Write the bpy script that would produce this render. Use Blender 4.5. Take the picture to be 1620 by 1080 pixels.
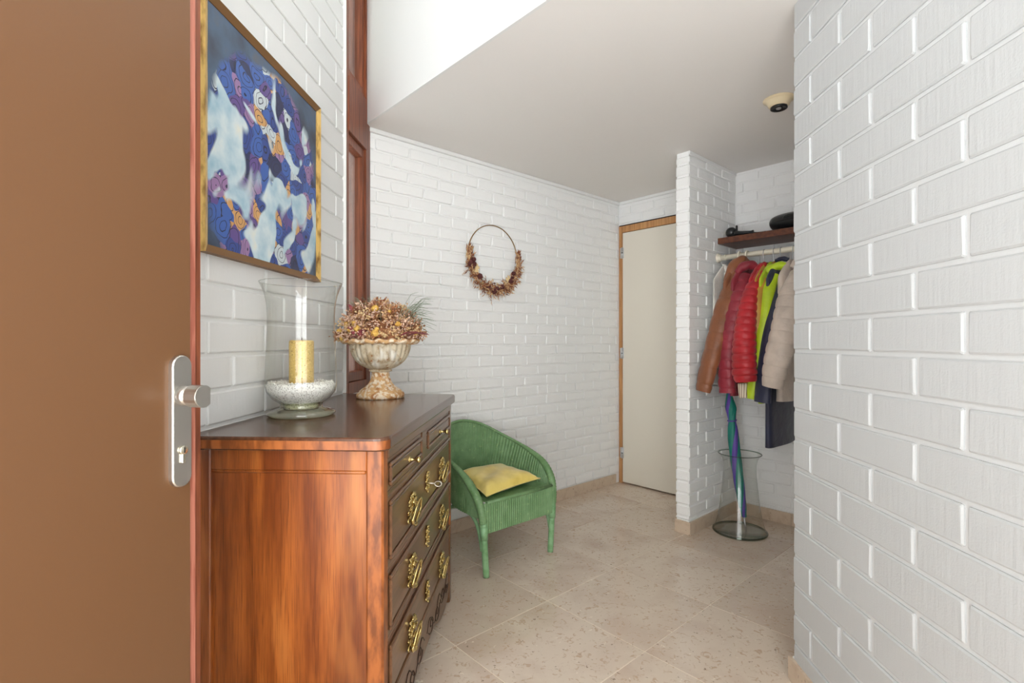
import bpy, math, random
from mathutils import Vector, Matrix
R = math.radians
for o in list(bpy.data.objects):
    bpy.data.objects.remove(o)
S = bpy.context.scene
COL = S.collection

# ---------------------------------------------------------------- camera
F_PX, YAW, CAM_H = 810.0, R(2.9), 1.15
cam = bpy.data.cameras.new('camera')
cam.sensor_width = 36.0
cam.lens = F_PX / 1620 * 36
cam.clip_start = 0.02
cam_o = bpy.data.objects.new('camera', cam)
COL.objects.link(cam_o)
cam_o.location = (0, 0, CAM_H)
cam_o.rotation_euler = (R(90), 0, YAW)
S.camera = cam_o

# ---------------------------------------------------------------- daylight
W = bpy.data.worlds.new('overcast_sky')
S.world = W
W.use_nodes = True
wn = W.node_tree
wn.nodes.clear()
w_out = wn.nodes.new('ShaderNodeOutputWorld')
w_bg = wn.nodes.new('ShaderNodeBackground')
w_geo = wn.nodes.new('ShaderNodeNewGeometry')
w_sep = wn.nodes.new('ShaderNodeSeparateXYZ')
w_mr = wn.nodes.new('ShaderNodeMapRange')
w_mix = wn.nodes.new('ShaderNodeMix')
w_mix.data_type = 'RGBA'
wn.links.new(w_geo.outputs['Normal'], w_sep.inputs[0])
wn.links.new(w_sep.outputs['Z'], w_mr.inputs[0])
w_mr.inputs[1].default_value = -0.06
w_mr.inputs[2].default_value = 0.06
wn.links.new(w_mr.outputs[0], w_mix.inputs[0])
w_mix.inputs[6].default_value = (0.55, 0.55, 0.54, 1)     # paving outside
w_mix.inputs[7].default_value = (0.95, 0.98, 1.0, 1)      # overcast sky
wn.links.new(w_mix.outputs[2], w_bg.inputs[0])
w_bg.inputs[1].default_value = 4.6
wn.links.new(w_bg.outputs[0], w_out.inputs[0])

S.view_settings.view_transform = 'Standard'
S.view_settings.look = 'None'
S.view_settings.gamma = 1
S.view_settings.use_curve_mapping = False
S.view_settings.exposure = 1.12


def portal(name, loc, rot, sx, sy):
    l = bpy.data.lights.new(name, 'AREA')
    l.shape = 'RECTANGLE'
    l.size, l.size_y = sx, sy
    l.cycles.is_portal = True
    o = bpy.data.objects.new(name, l)
    COL.objects.link(o)
    o.location = loc
    o.rotation_euler = rot
    return o


Q = math.sqrt(.5)


def bcw(b, c, z=0.0):            # house grid (b, c) -> world
    return Vector((Q * (b - c), Q * (b + c), z))


FY = -0.12                        # open front door and glazed front, plane y = FY
portal('daylight_front', (-.02, FY - .06, 1.4), (R(90), 0, R(180)), 1.74, 2.8)

# ---------------------------------------------------------------- helpers


def lin(r, g=None, b=None):
    if g is None:
        r, g, b = r
    f = lambda v: (v / 255 / 12.92) if v / 255 <= .04045 else ((v / 255 + .055) / 1.055) ** 2.4
    return (f(r), f(g), f(b), 1)


def ray(x, y):
    u, v = (x - 810) / F_PX, (540 - y) / F_PX
    c, s = math.cos(YAW), math.sin(YAW)
    return Vector((u * c - s, u * s + c, v))


def on_b(x, y, b):               # pixel direction met with the plane b = const -> (b, c, z)
    r = ray(x, y)
    t = b / (Q * (r.x + r.y))
    p = r * t
    return (b, Q * (-p.x + p.y), CAM_H + p.z)


class MB:
    def __init__(s):
        s.v, s.f, s.sm = [], [], []

    def add(s, vs, fs, smooth=False, M=None):
        n = len(s.v)
        s.v += [tuple(M @ Vector(v)) if M is not None else tuple(v) for v in vs]
        s.f += [tuple(i + n for i in f) for f in fs]
        s.sm += [smooth] * len(fs)
        return s

    def box(s, x0, x1, y0, y1, z0, z1, M=None):
        vs = [(x, y, z) for z in (z0, z1) for y in (y0, y1) for x in (x0, x1)]
        fs = [(0, 2, 3, 1), (4, 5, 7, 6), (0, 1, 5, 4), (1, 3, 7, 5), (3, 2, 6, 7), (2, 0, 4, 6)]
        return s.add(vs, fs, False, M)

    def bbox(s, x0, x1, y0, y1, z0, z1, b=.003, M=None):   # box with chamfered edges
        xs, ys, zs = (x0, x1), (y0, y1), (z0, z1)
        vs, idx = [], {}
        for i in (0, 1):
            for j in (0, 1):
                for k in (0, 1):
                    p = (xs[i], ys[j], zs[k])
                    d = (b if i == 0 else -b, b if j == 0 else -b, b if k == 0 else -b)
                    for a in range(3):
                        q = [p[t] + (d[t] if t != a else 0) for t in range(3)]
                        idx[(i, j, k, a)] = len(vs)
                        vs.append(tuple(q))
        fs = []
        I = lambda i, j, k, a: idx[(i, j, k, a)]
        fs.append((I(0, 0, 0, 0), I(0, 0, 1, 0), I(0, 1, 1, 0), I(0, 1, 0, 0)))
        fs.append((I(1, 0, 0, 0), I(1, 1, 0, 0), I(1, 1, 1, 0), I(1, 0, 1, 0)))
        fs.append((I(0, 0, 0, 1), I(1, 0, 0, 1), I(1, 0, 1, 1), I(0, 0, 1, 1)))
        fs.append((I(0, 1, 0, 1), I(0, 1, 1, 1), I(1, 1, 1, 1), I(1, 1, 0, 1)))
        fs.append((I(0, 0, 0, 2), I(0, 1, 0, 2), I(1, 1, 0, 2), I(1, 0, 0, 2)))
        fs.append((I(0, 0, 1, 2), I(1, 0, 1, 2), I(1, 1, 1, 2), I(0, 1, 1, 2)))
        for j in (0, 1):
            for k in (0, 1):
                fs.append((I(0, j, k, 1), I(1, j, k, 1), I(1, j, k, 2), I(0, j, k, 2)))
        for i in (0, 1):
            for k in (0, 1):
                fs.append((I(i, 0, k, 0), I(i, 1, k, 0), I(i, 1, k, 2), I(i, 0, k, 2)))
        for i in (0, 1):
            for j in (0, 1):
                fs.append((I(i, j, 0, 0), I(i, j, 1, 0), I(i, j, 1, 1), I(i, j, 0, 1)))
        for i in (0, 1):
            for j in (0, 1):
                for k in (0, 1):
                    fs.append((I(i, j, k, 0), I(i, j, k, 1), I(i, j, k, 2)))
        return s.add(vs, fs, False, M)

    def grid(s, fn, nu, nv, cu=False, cv=False, smooth=True, M=None):
        vs = [fn(i / (nu if cu else nu - 1), j / (nv if cv else nv - 1)) for i in range(nu) for j in range(nv)]
        fs = []
        for i in range(nu if cu else nu - 1):
            for j in range(nv if cv else nv - 1):
                i2, j2 = (i + 1) % nu, (j + 1) % nv
                fs.append((i * nv + j, i2 * nv + j, i2 * nv + j2, i * nv + j2))
        return s.add(vs, fs, smooth, M)

    def lathe(s, prof, n=32, cx=0, cy=0, M=None, wob=None):
        m = len(prof)

        def fn(u, v):
            a = u * 2 * math.pi
            r, z = prof[round(v * (m - 1))]
            k = wob(a, round(v * (m - 1))) if wob else 1
            return (cx + r * k * math.cos(a), cy + r * k * math.sin(a), z)
        return s.grid(fn, n, m, cu=True, M=M)

    def tube(s, pts, rad, n=8, caps=True, flat=None, M=None, rfn=None):
        pts = [Vector(p) for p in pts]
        m = len(pts)
        rads = rad if isinstance(rad, (list, tuple)) else [rad] * m
        vs, prev = [], None
        for i, p in enumerate(pts):
            t = (pts[min(i + 1, m - 1)] - pts[max(i - 1, 0)]).normalized()
            if prev is None:
                a = Vector((0, 0, 1)) if abs(t.z) < .9 else Vector((1, 0, 0))
                u = t.cross(a).normalized()
            else:
                u = (prev - t * prev.dot(t)).normalized()
            prev = u
            w = t.cross(u)
            for k in range(n):
                ang = 2 * math.pi * k / n
                rr = rads[i] * (rfn(i, ang) if rfn else 1)
                vs.append(p + u * math.cos(ang) * rr + w * math.sin(ang) * rr * (flat or 1))
        fs = [(i * n + k, i * n + (k + 1) % n, (i + 1) * n + (k + 1) % n, (i + 1) * n + k)
              for i in range(m - 1) for k in range(n)]
        s.add(vs, fs, True, M)
        if caps:
            b = len(s.v) - len(vs)
            s.f.append(tuple(b + k for k in range(n))[::-1])
            s.f.append(tuple(b + (m - 1) * n + k for k in range(n)))
            s.sm += [False, False]
        return s

    def ball(s, c, r, nu=10, nv=7, sx=1, sy=1, sz=1, M=None):
        def fn(u, v):
            a, b = u * 2 * math.pi, (v - .5) * math.pi * .998
            return (c[0] + r * sx * math.cos(b) * math.cos(a), c[1] + r * sy * math.cos(b) * math.sin(a),
                    c[2] + r * sz * math.sin(b))
        return s.grid(fn, nu, nv, cu=True, M=M)

    def prism(s, poly, y0, y1, axis='y', M=None):      # polygon (p, q) extruded
        n = len(poly)
        mk = {'y': lambda p, h: (p[0], h, p[1]), 'x': lambda p, h: (h, p[0], p[1]), 'z': lambda p, h: (p[0], p[1], h)}[axis]
        vs = [mk(p, y0) for p in poly] + [mk(p, y1) for p in poly]
        fs = [tuple(range(n)), tuple(range(2 * n - 1, n - 1, -1))]
        fs += [(i, (i + 1) % n, n + (i + 1) % n, n + i) for i in range(n)]
        return s.add(vs, fs, False, M)

    def mesh(s, name, m):
        me = bpy.data.meshes.new(name)
        me.from_pydata(s.v, [], s.f)
        me.polygons.foreach_set('use_smooth', s.sm)
        me.materials.append(m)
        me.update()
        return me

    def build(s, name, m, parent=None, loc=None, fix=True):
        me = s.mesh(name, m)
        if fix:
            import bmesh
            bm = bmesh.new()
            bm.from_mesh(me)
            bmesh.ops.recalc_face_normals(bm, faces=bm.faces)
            bm.to_mesh(me)
            bm.free()
        return link(name, me, parent, loc)


def link(name, me, parent=None, loc=None):
    o = bpy.data.objects.new(name, me)
    COL.objects.link(o)
    if parent is not None:
        o.parent = parent
    if loc is not None:
        o.location = loc
    return o


def tag(o, label=None, cat=None, group=None, kind=None):
    if label:
        o['label'] = label
    if cat:
        o['category'] = cat
    if group:
        o['group'] = group
    if kind:
        o['kind'] = kind
    return o


def thing(name, label, cat, loc=(0, 0, 0), rz=0, group=None):
    o = link(name, None, None, loc)
    o.rotation_euler = (0, 0, rz)
    o.empty_display_size = .05
    return tag(o, label, cat, group)


def spline(pts, n):              # Catmull-Rom through pts
    P = [Vector(p) for p in pts]
    P = [P[0] * 2 - P[1]] + P + [P[-1] * 2 - P[-2]]
    out = []
    segs = len(P) - 3
    for k in range(n):
        t = k / (n - 1) * segs
        i = min(int(t), segs - 1)
        t -= i
        a, b, c, d = P[i:i + 4]
        out.append(.5 * ((2 * b) + (c - a) * t + (2 * a - 5 * b + 4 * c - d) * t * t + (3 * b - a - 3 * c + d) * t ** 3))
    return out


def lerp1(tab, t):               # piecewise linear over [(t, v)]
    for (a, x), (b, y) in zip(tab, tab[1:]):
        if t <= b:
            return x + (y - x) * max(0, (t - a)) / (b - a)
    return tab[-1][1]


# ---------------------------------------------------------------- materials
def mat(name, col, rough=.5, metal=0, bump=None, var=None, spec=None, coord='pos', sheen=0, coat=0):
    """bump = [(scale, strength, dist, stretch)], var = (scale, colour2, low, high, stretch, detail)"""
    m = bpy.data.materials.new(name)
    m.use_nodes = True
    nt = m.node_tree
    b = nt.nodes['Principled BSDF']
    b.inputs['Base Color'].default_value = col
    b.inputs['Roughness'].default_value = rough
    b.inputs['Metallic'].default_value = metal
    if spec is not None:
        b.inputs['Specular IOR Level'].default_value = spec
    if sheen:
        b.inputs['Sheen Weight'].default_value = sheen
    if coat:
        b.inputs['Coat Weight'].default_value = coat
        b.inputs['Coat Roughness'].default_value = .12
    if coord == 'pos':
        src = nt.nodes.new('ShaderNodeNewGeometry').outputs['Position']
    else:
        src = nt.nodes.new('ShaderNodeTexCoord').outputs['Object']

    def noise(scale, stretch=(1, 1, 1), detail=3):
        mp = nt.nodes.new('ShaderNodeMapping')
        mp.inputs['Scale'].default_value = stretch
        nt.links.new(src, mp.inputs[0])
        n = nt.nodes.new('ShaderNodeTexNoise')
        n.inputs['Scale'].default_value = scale
        n.inputs['Detail'].default_value = detail
        nt.links.new(mp.outputs[0], n.inputs['Vector'])
        return n.outputs['Fac']
    colour = None
    for v in ([var] if isinstance(var, tuple) else (var or [])):
        sc, c2, lo, hi, st, det = v
        mr = nt.nodes.new('ShaderNodeMapRange')
        mr.inputs[1].default_value, mr.inputs[2].default_value = lo, hi
        nt.links.new(noise(sc, st, det), mr.inputs[0])
        mx = nt.nodes.new('ShaderNodeMix')
        mx.data_type = 'RGBA'
        nt.links.new(mr.outputs[0], mx.inputs[0])
        if colour is None:
            mx.inputs[6].default_value = col
        else:
            nt.links.new(colour, mx.inputs[6])
        mx.inputs[7].default_value = c2
        colour = mx.outputs[2]
    if colour is not None:
        nt.links.new(colour, b.inputs['Base Color'])
    last = None
    for sc, stg, dist, st in (bump or []):
        bp = nt.nodes.new('ShaderNodeBump')
        bp.inputs['Strength'].default_value = stg
        bp.inputs['Distance'].default_value = dist
        nt.links.new(noise(sc, st), bp.inputs['Height'])
        if last is not None:
            nt.links.new(last, bp.inputs['Normal'])
        last = bp.outputs[0]
    if last is not None:
        nt.links.new(last, b.inputs['Normal'])
    return m


O1 = (1, 1, 1)
WHITE = (.86, .86, .85, 1)
M = {}
M['brick_white'] = mat('painted_rough_brick', WHITE, .42, bump=[(28, .5, .006, O1), (140, .35, .002, O1)], spec=.45)
M['block_white'] = mat('painted_smooth_block', (.74, .74, .73, 1), .42, bump=[(26, .35, .003, (3, 3, .25)), (230, .35, .0012, O1)], spec=.45)
M['joint_lit'] = mat('painted_lit_joint', (.66, .67, .67, 1), .42, bump=[(120, .3, .002, O1)])  # paler than the blocks: light caught by the joints, put into colour
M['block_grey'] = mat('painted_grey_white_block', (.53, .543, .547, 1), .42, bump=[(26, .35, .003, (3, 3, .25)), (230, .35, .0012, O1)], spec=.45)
M['plaster'] = mat('white_plaster', (.80, .80, .79, 1), .8, bump=[(180, .15, .001, O1)])
M['ceiling'] = mat('ceiling_paint', (.83, .80, .77, 1), .9, bump=[(220, .12, .001, O1)])
M['outer'] = mat('plain_wall', (.72, .71, .69, 1), .8)
M['skirt'] = mat('skirting_stone', lin(204, 184, 162), .35, var=[(22, lin(190, 166, 144), .5, .72, O1, 5), (90, lin(140, 112, 92), .66, .72, (1, 1, .6), 4)])
M['caulk'] = mat('white_caulk', (.82, .82, .8, 1), .5)
M['mahogany'] = mat('mahogany', lin(140, 78, 50), .38, var=(16, lin(104, 54, 34), .4, .65, (5, 5, .35), 4), bump=[(60, .12, .001, (5, 5, .3))])
M['pinkwood'] = mat('weathered_edge_wood', lin(186, 118, 98), .5, var=(30, lin(160, 92, 74), .45, .6, (4, 4, .3), 4))
M['doorbrown'] = mat('brown_door_paint', lin(104, 72, 46), .34, bump=[(500, .12, .0004, O1)], spec=.4)
M['steel'] = mat('brushed_nickel', (.62, .60, .56, 1), .34, 1, bump=[(60, .06, .0003, (8, 8, .3))])
M['rail_nickel'] = mat('pale_nickel', (.72, .68, .56, 1), .25, 1)
M['brass'] = mat('brass', lin(226, 204, 140), .25, 1, var=(70, lin(120, 92, 40), .55, .75, O1, 3))
M['whitedoor'] = mat('cream_door_leaf', lin(226, 219, 205), .42)
M['ashwood'] = mat('pale_hardwood_frame', lin(196, 146, 96), .5, var=(14, lin(172, 120, 72), .4, .65, (5, 5, .3), 4))
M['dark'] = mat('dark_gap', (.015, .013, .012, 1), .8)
M['zinc'] = mat('zinc_hinge', (.62, .63, .64, 1), .35, 1)
M['gold'] = mat('gold_leaf_lit', lin(232, 194, 116), .35, .3, var=(40, lin(140, 98, 44), .45, .7, (1, 1, .4), 4))
M['frame_brown'] = mat('brown_frame_bar', lin(124, 88, 48), .5, .25)
OAKS = (9, 9, .35)
M['oak_side'] = mat('oak_side_panel', lin(160, 88, 34), .34, var=[(6, lin(110, 52, 15), .40, .62, (3, 3, .3), 5), (120, lin(82, 38, 11), .48, .80, (5, 5, .10), 4), (4, lin(188, 118, 58), .52, .8, (3, 3, .6), 3)],
                    bump=[(130, .10, .0008, (6, 6, .16))], coat=.25)
M['oak_front'] = mat('oak_drawer_front', lin(116, 80, 54), .3, var=[(10, lin(96, 64, 40), .4, .62, (6, .4, 6), 4), (70, lin(70, 42, 24), .55, .8, (6, .25, 6), 3)],
                     bump=[(110, .1, .0006, (6, .3, 6))], coat=.3)
M['oak_top'] = mat('oak_top', lin(92, 58, 38), .26, var=[(10, lin(74, 44, 27), .4, .62, (6, .4, 6), 4), (70, lin(62, 36, 22), .55, .8, (6, .25, 6), 3)],
                   bump=[(110, .08, .0005, (6, .3, 6))], coat=.35)
M['oak_worn_lit'] = mat('worn_lit_oak', lin(162, 92, 42), .36, var=[(14, lin(114, 60, 24), .4, .6, (3, 3, 1), 4)])
M['oak_dark'] = mat('dark_oak_recess', lin(46, 26, 14), .5)
M['urn_body'] = mat('chipped_urn_paint', lin(206, 192, 166), .75, coord='obj', var=[(26, lin(172, 150, 118), .48, .6, O1, 5), (60, lin(150, 100, 54), .6, .68, O1, 5), (22, lin(226, 220, 206), .55, .66, (1, 1, .5), 5)], bump=[(70, .5, .003, O1)])
M['urn_rust'] = mat('rusty_urn', lin(206, 164, 114), .8, coord='obj', var=[(34, lin(168, 110, 60), .52, .68, O1, 5), (60, lin(228, 212, 188), .49, .58, O1, 5)], bump=[(70, .5, .003, O1)])
M['candle'] = mat('gold_candle', lin(222, 190, 112), .38, .35, coord='obj', var=[(160, lin(240, 214, 140), .55, .7, O1, 2), (190, lin(150, 112, 48), .6, .7, O1, 2)], bump=[(220, .35, .001, O1)])
M['gravel'] = mat('white_gravel', lin(240, 238, 232), .8, coord='obj', var=[(230, lin(130, 122, 114), .58, .66, O1, 2), (240, lin(200, 194, 184), .58, .66, O1, 2)], bump=[(170, 1, .004, O1)])
M['wicker'] = mat('green_painted_wicker', lin(114, 148, 102), .45, coord='obj', var=[(18, lin(94, 130, 82), .4, .65, O1, 4), (60, lin(150, 176, 122), .62, .75, O1, 4)], bump=[(140, .6, .0025, (1, 1, 2.2))])
M['cane'] = mat('green_painted_cane', lin(134, 176, 130), .38, coord='obj', var=[(30, lin(114, 156, 108), .45, .65, O1, 4)])
M['cushion'] = mat('yellow_satin', lin(228, 204, 112), .32, coord='obj', sheen=.4, var=(7, lin(196, 168, 70), .45, .65, O1, 3), bump=[(9, .35, .012, O1)])
M['rail'] = mat('cream_rail_plastic', lin(236, 228, 208), .35)
M['shelf'] = mat('dark_shelf_wood', lin(104, 56, 32), .42, var=(10, lin(74, 36, 20), .4, .65, (1, 6, 6), 4))
M['black'] = mat('black_plastic', (.012, .013, .014, 1), .3)
M['cream'] = mat('cream_plastic', lin(232, 214, 178), .35)
M['green_cloth'] = mat('umbrella_green', lin(20, 122, 108), .5, coord='obj', bump=[(40, .3, .003, O1)])
M['purple_cloth'] = mat('umbrella_purple', lin(92, 66, 158), .5, coord='obj', bump=[(40, .3, .003, O1)])
M['hanger_wood'] = mat('hanger_wood', lin(196, 138, 78), .45)
M['wire'] = mat('hanger_wire', (.5, .5, .5, 1), .3, 1)
for n_, c_ in dict(coat_brown=(140, 84, 50), coat_burgundy=(146, 36, 52), coat_red=(184, 24, 36), coat_mustard=(192, 142, 50),
                   coat_lime=(184, 210, 28), coat_navy=(36, 40, 66), coat_beige=(206, 190, 176), coat_white=(226, 222, 214)).items():
    cc = lin(c_)
    M[n_] = mat(n_, cc, .5, coord='obj', sheen=.15, var=(9, tuple(v * .72 for v in cc[:3]) + (1,), .4, .7, O1, 4), bump=[(16, .45, .012, O1), (60, .3, .004, O1)])
M['lining'] = mat('grey_lining', lin(150, 148, 146), .7)
M['check'] = mat('checked_lining', lin(226, 214, 190), .7)
nt = M['check'].node_tree
wv_, tc_, cr_ = nt.nodes.new('ShaderNodeTexWave'), nt.nodes.new('ShaderNodeTexCoord'), nt.nodes.new('ShaderNodeValToRGB')
wv_.bands_direction = 'Y'
wv_.inputs['Scale'].default_value = 26
nt.links.new(tc_.outputs['Object'], wv_.inputs['Vector'])
cr_.color_ramp.elements[0].color, cr_.color_ramp.elements[1].color = lin(120, 84, 60), lin(230, 218, 196)
cr_.color_ramp.elements[1].position = .45
nt.links.new(wv_.outputs['Fac'], cr_.inputs[0])
nt.links.new(cr_.outputs[0], nt.nodes['Principled BSDF'].inputs['Base Color'])
M['tan'] = mat('dried_tan', lin(214, 174, 128), .8, coord='obj', var=(60, lin(160, 108, 70), .45, .65, O1, 3))
M['blush'] = mat('dried_blush', lin(226, 192, 168), .85, coord='obj', var=(50, lin(150, 104, 82), .45, .7, O1, 3))
M['brownleaf'] = mat('dried_brown', lin(168, 112, 74), .8, coord='obj', var=(50, lin(124, 78, 50), .45, .65, O1, 3))
M['rust'] = mat('dried_rust', lin(142, 84, 54), .8, coord='obj', var=(50, lin(98, 56, 40), .45, .65, O1, 3))
M['straw'] = mat('dried_straw', lin(222, 194, 146), .8)
M['maroon'] = mat('dried_maroon', lin(84, 38, 36), .8, coord='obj', bump=[(120, .8, .004, O1)])
M['burgundy_leaf'] = mat('burgundy_leaf', lin(178, 92, 100), .6, coord='obj', var=(30, lin(122, 54, 62), .45, .65, O1, 3))
M['yellow_bud'] = mat('yellow_dried_bud', lin(224, 182, 92), .7, coord='obj', var=(60, lin(190, 140, 60), .45, .65, O1, 3), bump=[(120, .7, .004, O1)])
M['sage'] = mat('sage_grass', lin(134, 148, 124), .8)
M['hoop'] = mat('brass_hoop', lin(150, 118, 70), .35, .8)


def glass(name, tint, refl=.5, edge=None):
    m = bpy.data.materials.new(name)
    m.use_nodes = True
    nt = m.node_tree
    nt.nodes.remove(nt.nodes['Principled BSDF'])
    out = nt.nodes['Material Output']
    t = nt.nodes.new('ShaderNodeBsdfTransparent')
    g = nt.nodes.new('ShaderNodeBsdfGlossy')
    g.inputs['Roughness'].default_value = .02
    fc = nt.nodes.new('ShaderNodeLayerWeight')      # Schlick reflectance, same from both sides
    fc.inputs[0].default_value = .5
    pw = nt.nodes.new('ShaderNodeMath')
    pw.operation = 'POWER'
    pw.inputs[1].default_value = 5
    nt.links.new(fc.outputs['Facing'], pw.inputs[0])
    lw = nt.nodes.new('ShaderNodeMath')
    lw.operation = 'MULTIPLY_ADD'
    lw.inputs[1].default_value = .9
    lw.inputs[2].default_value = .05
    nt.links.new(pw.outputs[0], lw.inputs[0])
    mx = nt.nodes.new('ShaderNodeMixShader')
    t.inputs[0].default_value = tint
    if edge:                       # longer path through the wall at grazing angles
        fw = nt.nodes.new('ShaderNodeLayerWeight')
        fw.inputs[0].default_value = .25
        cm = nt.nodes.new('ShaderNodeMix')
        cm.data_type = 'RGBA'
        cm.inputs[6].default_value = tint
        cm.inputs[7].default_value = edge
        nt.links.new(fw.outputs['Facing'], cm.inputs[0])
        nt.links.new(cm.outputs[2], t.inputs[0])
    mul = nt.nodes.new('ShaderNodeMath')
    mul.operation = 'MULTIPLY'
    mul.inputs[1].default_value = refl
    nt.links.new(lw.outputs[0], mul.inputs[0])
    nt.links.new(mul.outputs[0], mx.inputs[0])
    nt.links.new(t.outputs[0], mx.inputs[1])
    nt.links.new(g.outputs[0], mx.inputs[2])
    nt.links.new(mx.outputs[0], out.inputs[0])
    return m


M['pane'] = glass('window_glass', (.96, .975, .97, 1), 1)
M['vase_glass'] = glass('thin_vessel_glass', (.99, .992, .985, 1), 1.2, (.76, .78, .74, 1))
M['foot_glass'] = glass('pale_green_thick_glass', (.96, .97, .88, 1), 2.4, (.80, .84, .62, 1))
M['stand_glass'] = glass('green_thick_glass', (.66, .74, .68, 1), 1.6, (.30, .38, .32, 1))
M['clear_glass'] = glass('clear_thick_glass', (.975, .985, .975, 1), 1.4, (.85, .89, .85, 1))
# floor stone: polished beige limestone with fossil specks, each tile a little different
m = M['tile'] = mat('polished_limestone', lin(204, 186, 164), .075, spec=.5)
nt = m.node_tree
bs = nt.nodes['Principled BSDF']
geo = nt.nodes.new('ShaderNodeNewGeometry')
oi = nt.nodes.new('ShaderNodeObjectInfo')
off = nt.nodes.new('ShaderNodeVectorMath')
off.operation = 'MULTIPLY_ADD'
cmb = nt.nodes.new('ShaderNodeCombineXYZ')
for k in range(3):
    nt.links.new(oi.outputs['Random'], cmb.inputs[k])
nt.links.new(cmb.outputs[0], off.inputs[0])
off.inputs[1].default_value = (17, 29, 11)
nt.links.new(geo.outputs['Position'], off.inputs[2])


def tn(scale, detail, lo, hi, c2, prev, dist=0):
    n = nt.nodes.new('ShaderNodeTexNoise')
    n.inputs['Scale'].default_value = scale
    n.inputs['Detail'].default_value = detail
    n.inputs['Distortion'].default_value = dist
    nt.links.new(off.outputs[0], n.inputs['Vector'])
    r = nt.nodes.new('ShaderNodeMapRange')
    r.inputs[1].default_value, r.inputs[2].default_value = lo, hi
    nt.links.new(n.outputs['Fac'], r.inputs[0])
    x = nt.nodes.new('ShaderNodeMix')
    x.data_type = 'RGBA'
    nt.links.new(r.outputs[0], x.inputs[0])
    if isinstance(prev, tuple):
        x.inputs[6].default_value = prev
    else:
        nt.links.new(prev, x.inputs[6])
    x.inputs[7].default_value = c2
    return x.outputs[2]


t0 = nt.nodes.new('ShaderNodeMix')
t0.data_type = 'RGBA'
nt.links.new(oi.outputs['Random'], t0.inputs[0])
t0.inputs[6].default_value = lin(209, 192, 174)
t0.inputs[7].default_value = lin(222, 206, 188)
c1 = tn(4, 5, .45, .75, lin(200, 178, 160), t0.outputs[2], .6)
c1 = tn(45, 4, .57, .68, lin(196, 170, 146), c1, 1.0)
c1 = tn(62, 2, .69, .74, lin(152, 132, 114), c1, .3)
c1 = tn(48, 2, .70, .76, lin(236, 224, 206), c1, .8)
nt.links.new(c1, bs.inputs['Base Color'])
M['grout'] = mat('pale_grout', lin(233, 220, 200), .8)


# the abstract print: patches of blue, violet and pale tones on a slate ground
m = M['print'] = mat('abstract_print', lin(60, 70, 90), .4)
nt = m.node_tree
bs = nt.nodes['Principled BSDF']
tc = nt.nodes.new('ShaderNodeTexCoord')


def ramp(src, stops, const=True):
    r = nt.nodes.new('ShaderNodeValToRGB')
    r.color_ramp.interpolation = 'CONSTANT' if const else 'LINEAR'
    el = r.color_ramp.elements
    while len(el) < len(stops):
        el.new(.5)
    for e, (p, c) in zip(el, stops):
        e.position, e.color = p, lin(c)
    nt.links.new(src, r.inputs[0])
    return r.outputs[0]


def mixc(fac, a, b):
    x = nt.nodes.new('ShaderNodeMix')
    x.data_type = 'RGBA'
    nt.links.new(fac, x.inputs[0])
    nt.links.new(a, x.inputs[6])
    nt.links.new(b, x.inputs[7])
    return x.outputs[2]


def vor(scale, out='Color', warp=None):
    v = nt.nodes.new('ShaderNodeTexVoronoi')
    v.inputs['Scale'].default_value = scale
    nt.links.new(warp or tc.outputs['Object'], v.inputs['Vector'])
    return v.outputs[out]


def nz(scale, det=4):
    n = nt.nodes.new('ShaderNodeTexNoise')
    n.inputs['Scale'].default_value = scale
    n.inputs['Detail'].default_value = det
    nt.links.new(tc.outputs['Object'], n.inputs['Vector'])
    return n


def mrange(src, a, b):
    r = nt.nodes.new('ShaderNodeMapRange')
    r.inputs[1].default_value, r.inputs[2].default_value = a, b
    nt.links.new(src, r.inputs[0])
    return r.outputs[0]


wadd = nt.nodes.new('ShaderNodeVectorMath')
wadd.operation = 'MULTIPLY_ADD'
nt.links.new(nz(5).outputs['Color'], wadd.inputs[0])
wadd.inputs[1].default_value = (.12, .12, .12)
nt.links.new(tc.outputs['Object'], wadd.inputs[2])
sepc = nt.nodes.new('ShaderNodeSeparateColor')
nt.links.new(vor(17, warp=wadd.outputs[0]), sepc.inputs[0])
patch = ramp(sepc.outputs[0], [(0, (46, 70, 140)), (.2, (96, 74, 138)), (.38, (60, 96, 170)), (.55, (38, 46, 86)), (.68, (150, 116, 160)), (.8, (206, 156, 96)), (.9, (196, 206, 210))])
ground = ramp(nz(7, 6).outputs['Fac'], [(.3, (44, 50, 66)), (.55, (70, 92, 118)), (.75, (104, 92, 84))], False)
pale = ramp(nz(14, 5).outputs['Fac'], [(.3, (150, 186, 204)), (.6, (206, 220, 224)), (.8, (232, 226, 206))], False)
rings = nt.nodes.new('ShaderNodeMath')
rings.operation = 'SINE'
rm = nt.nodes.new('ShaderNodeMath')
rm.operation = 'MULTIPLY'
rm.inputs[1].default_value = 26
nt.links.new(vor(17, 'Distance', wadd.outputs[0]), rm.inputs[0])
nt.links.new(rm.outputs[0], rings.inputs[0])
line = ramp(rings.outputs[0], [(0, (30, 34, 60)), (.5, (214, 190, 150)), (.9, (30, 34, 60))], False)
pt = mixc(mrange(rings.outputs[0], .86, .95), patch, line)
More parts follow.
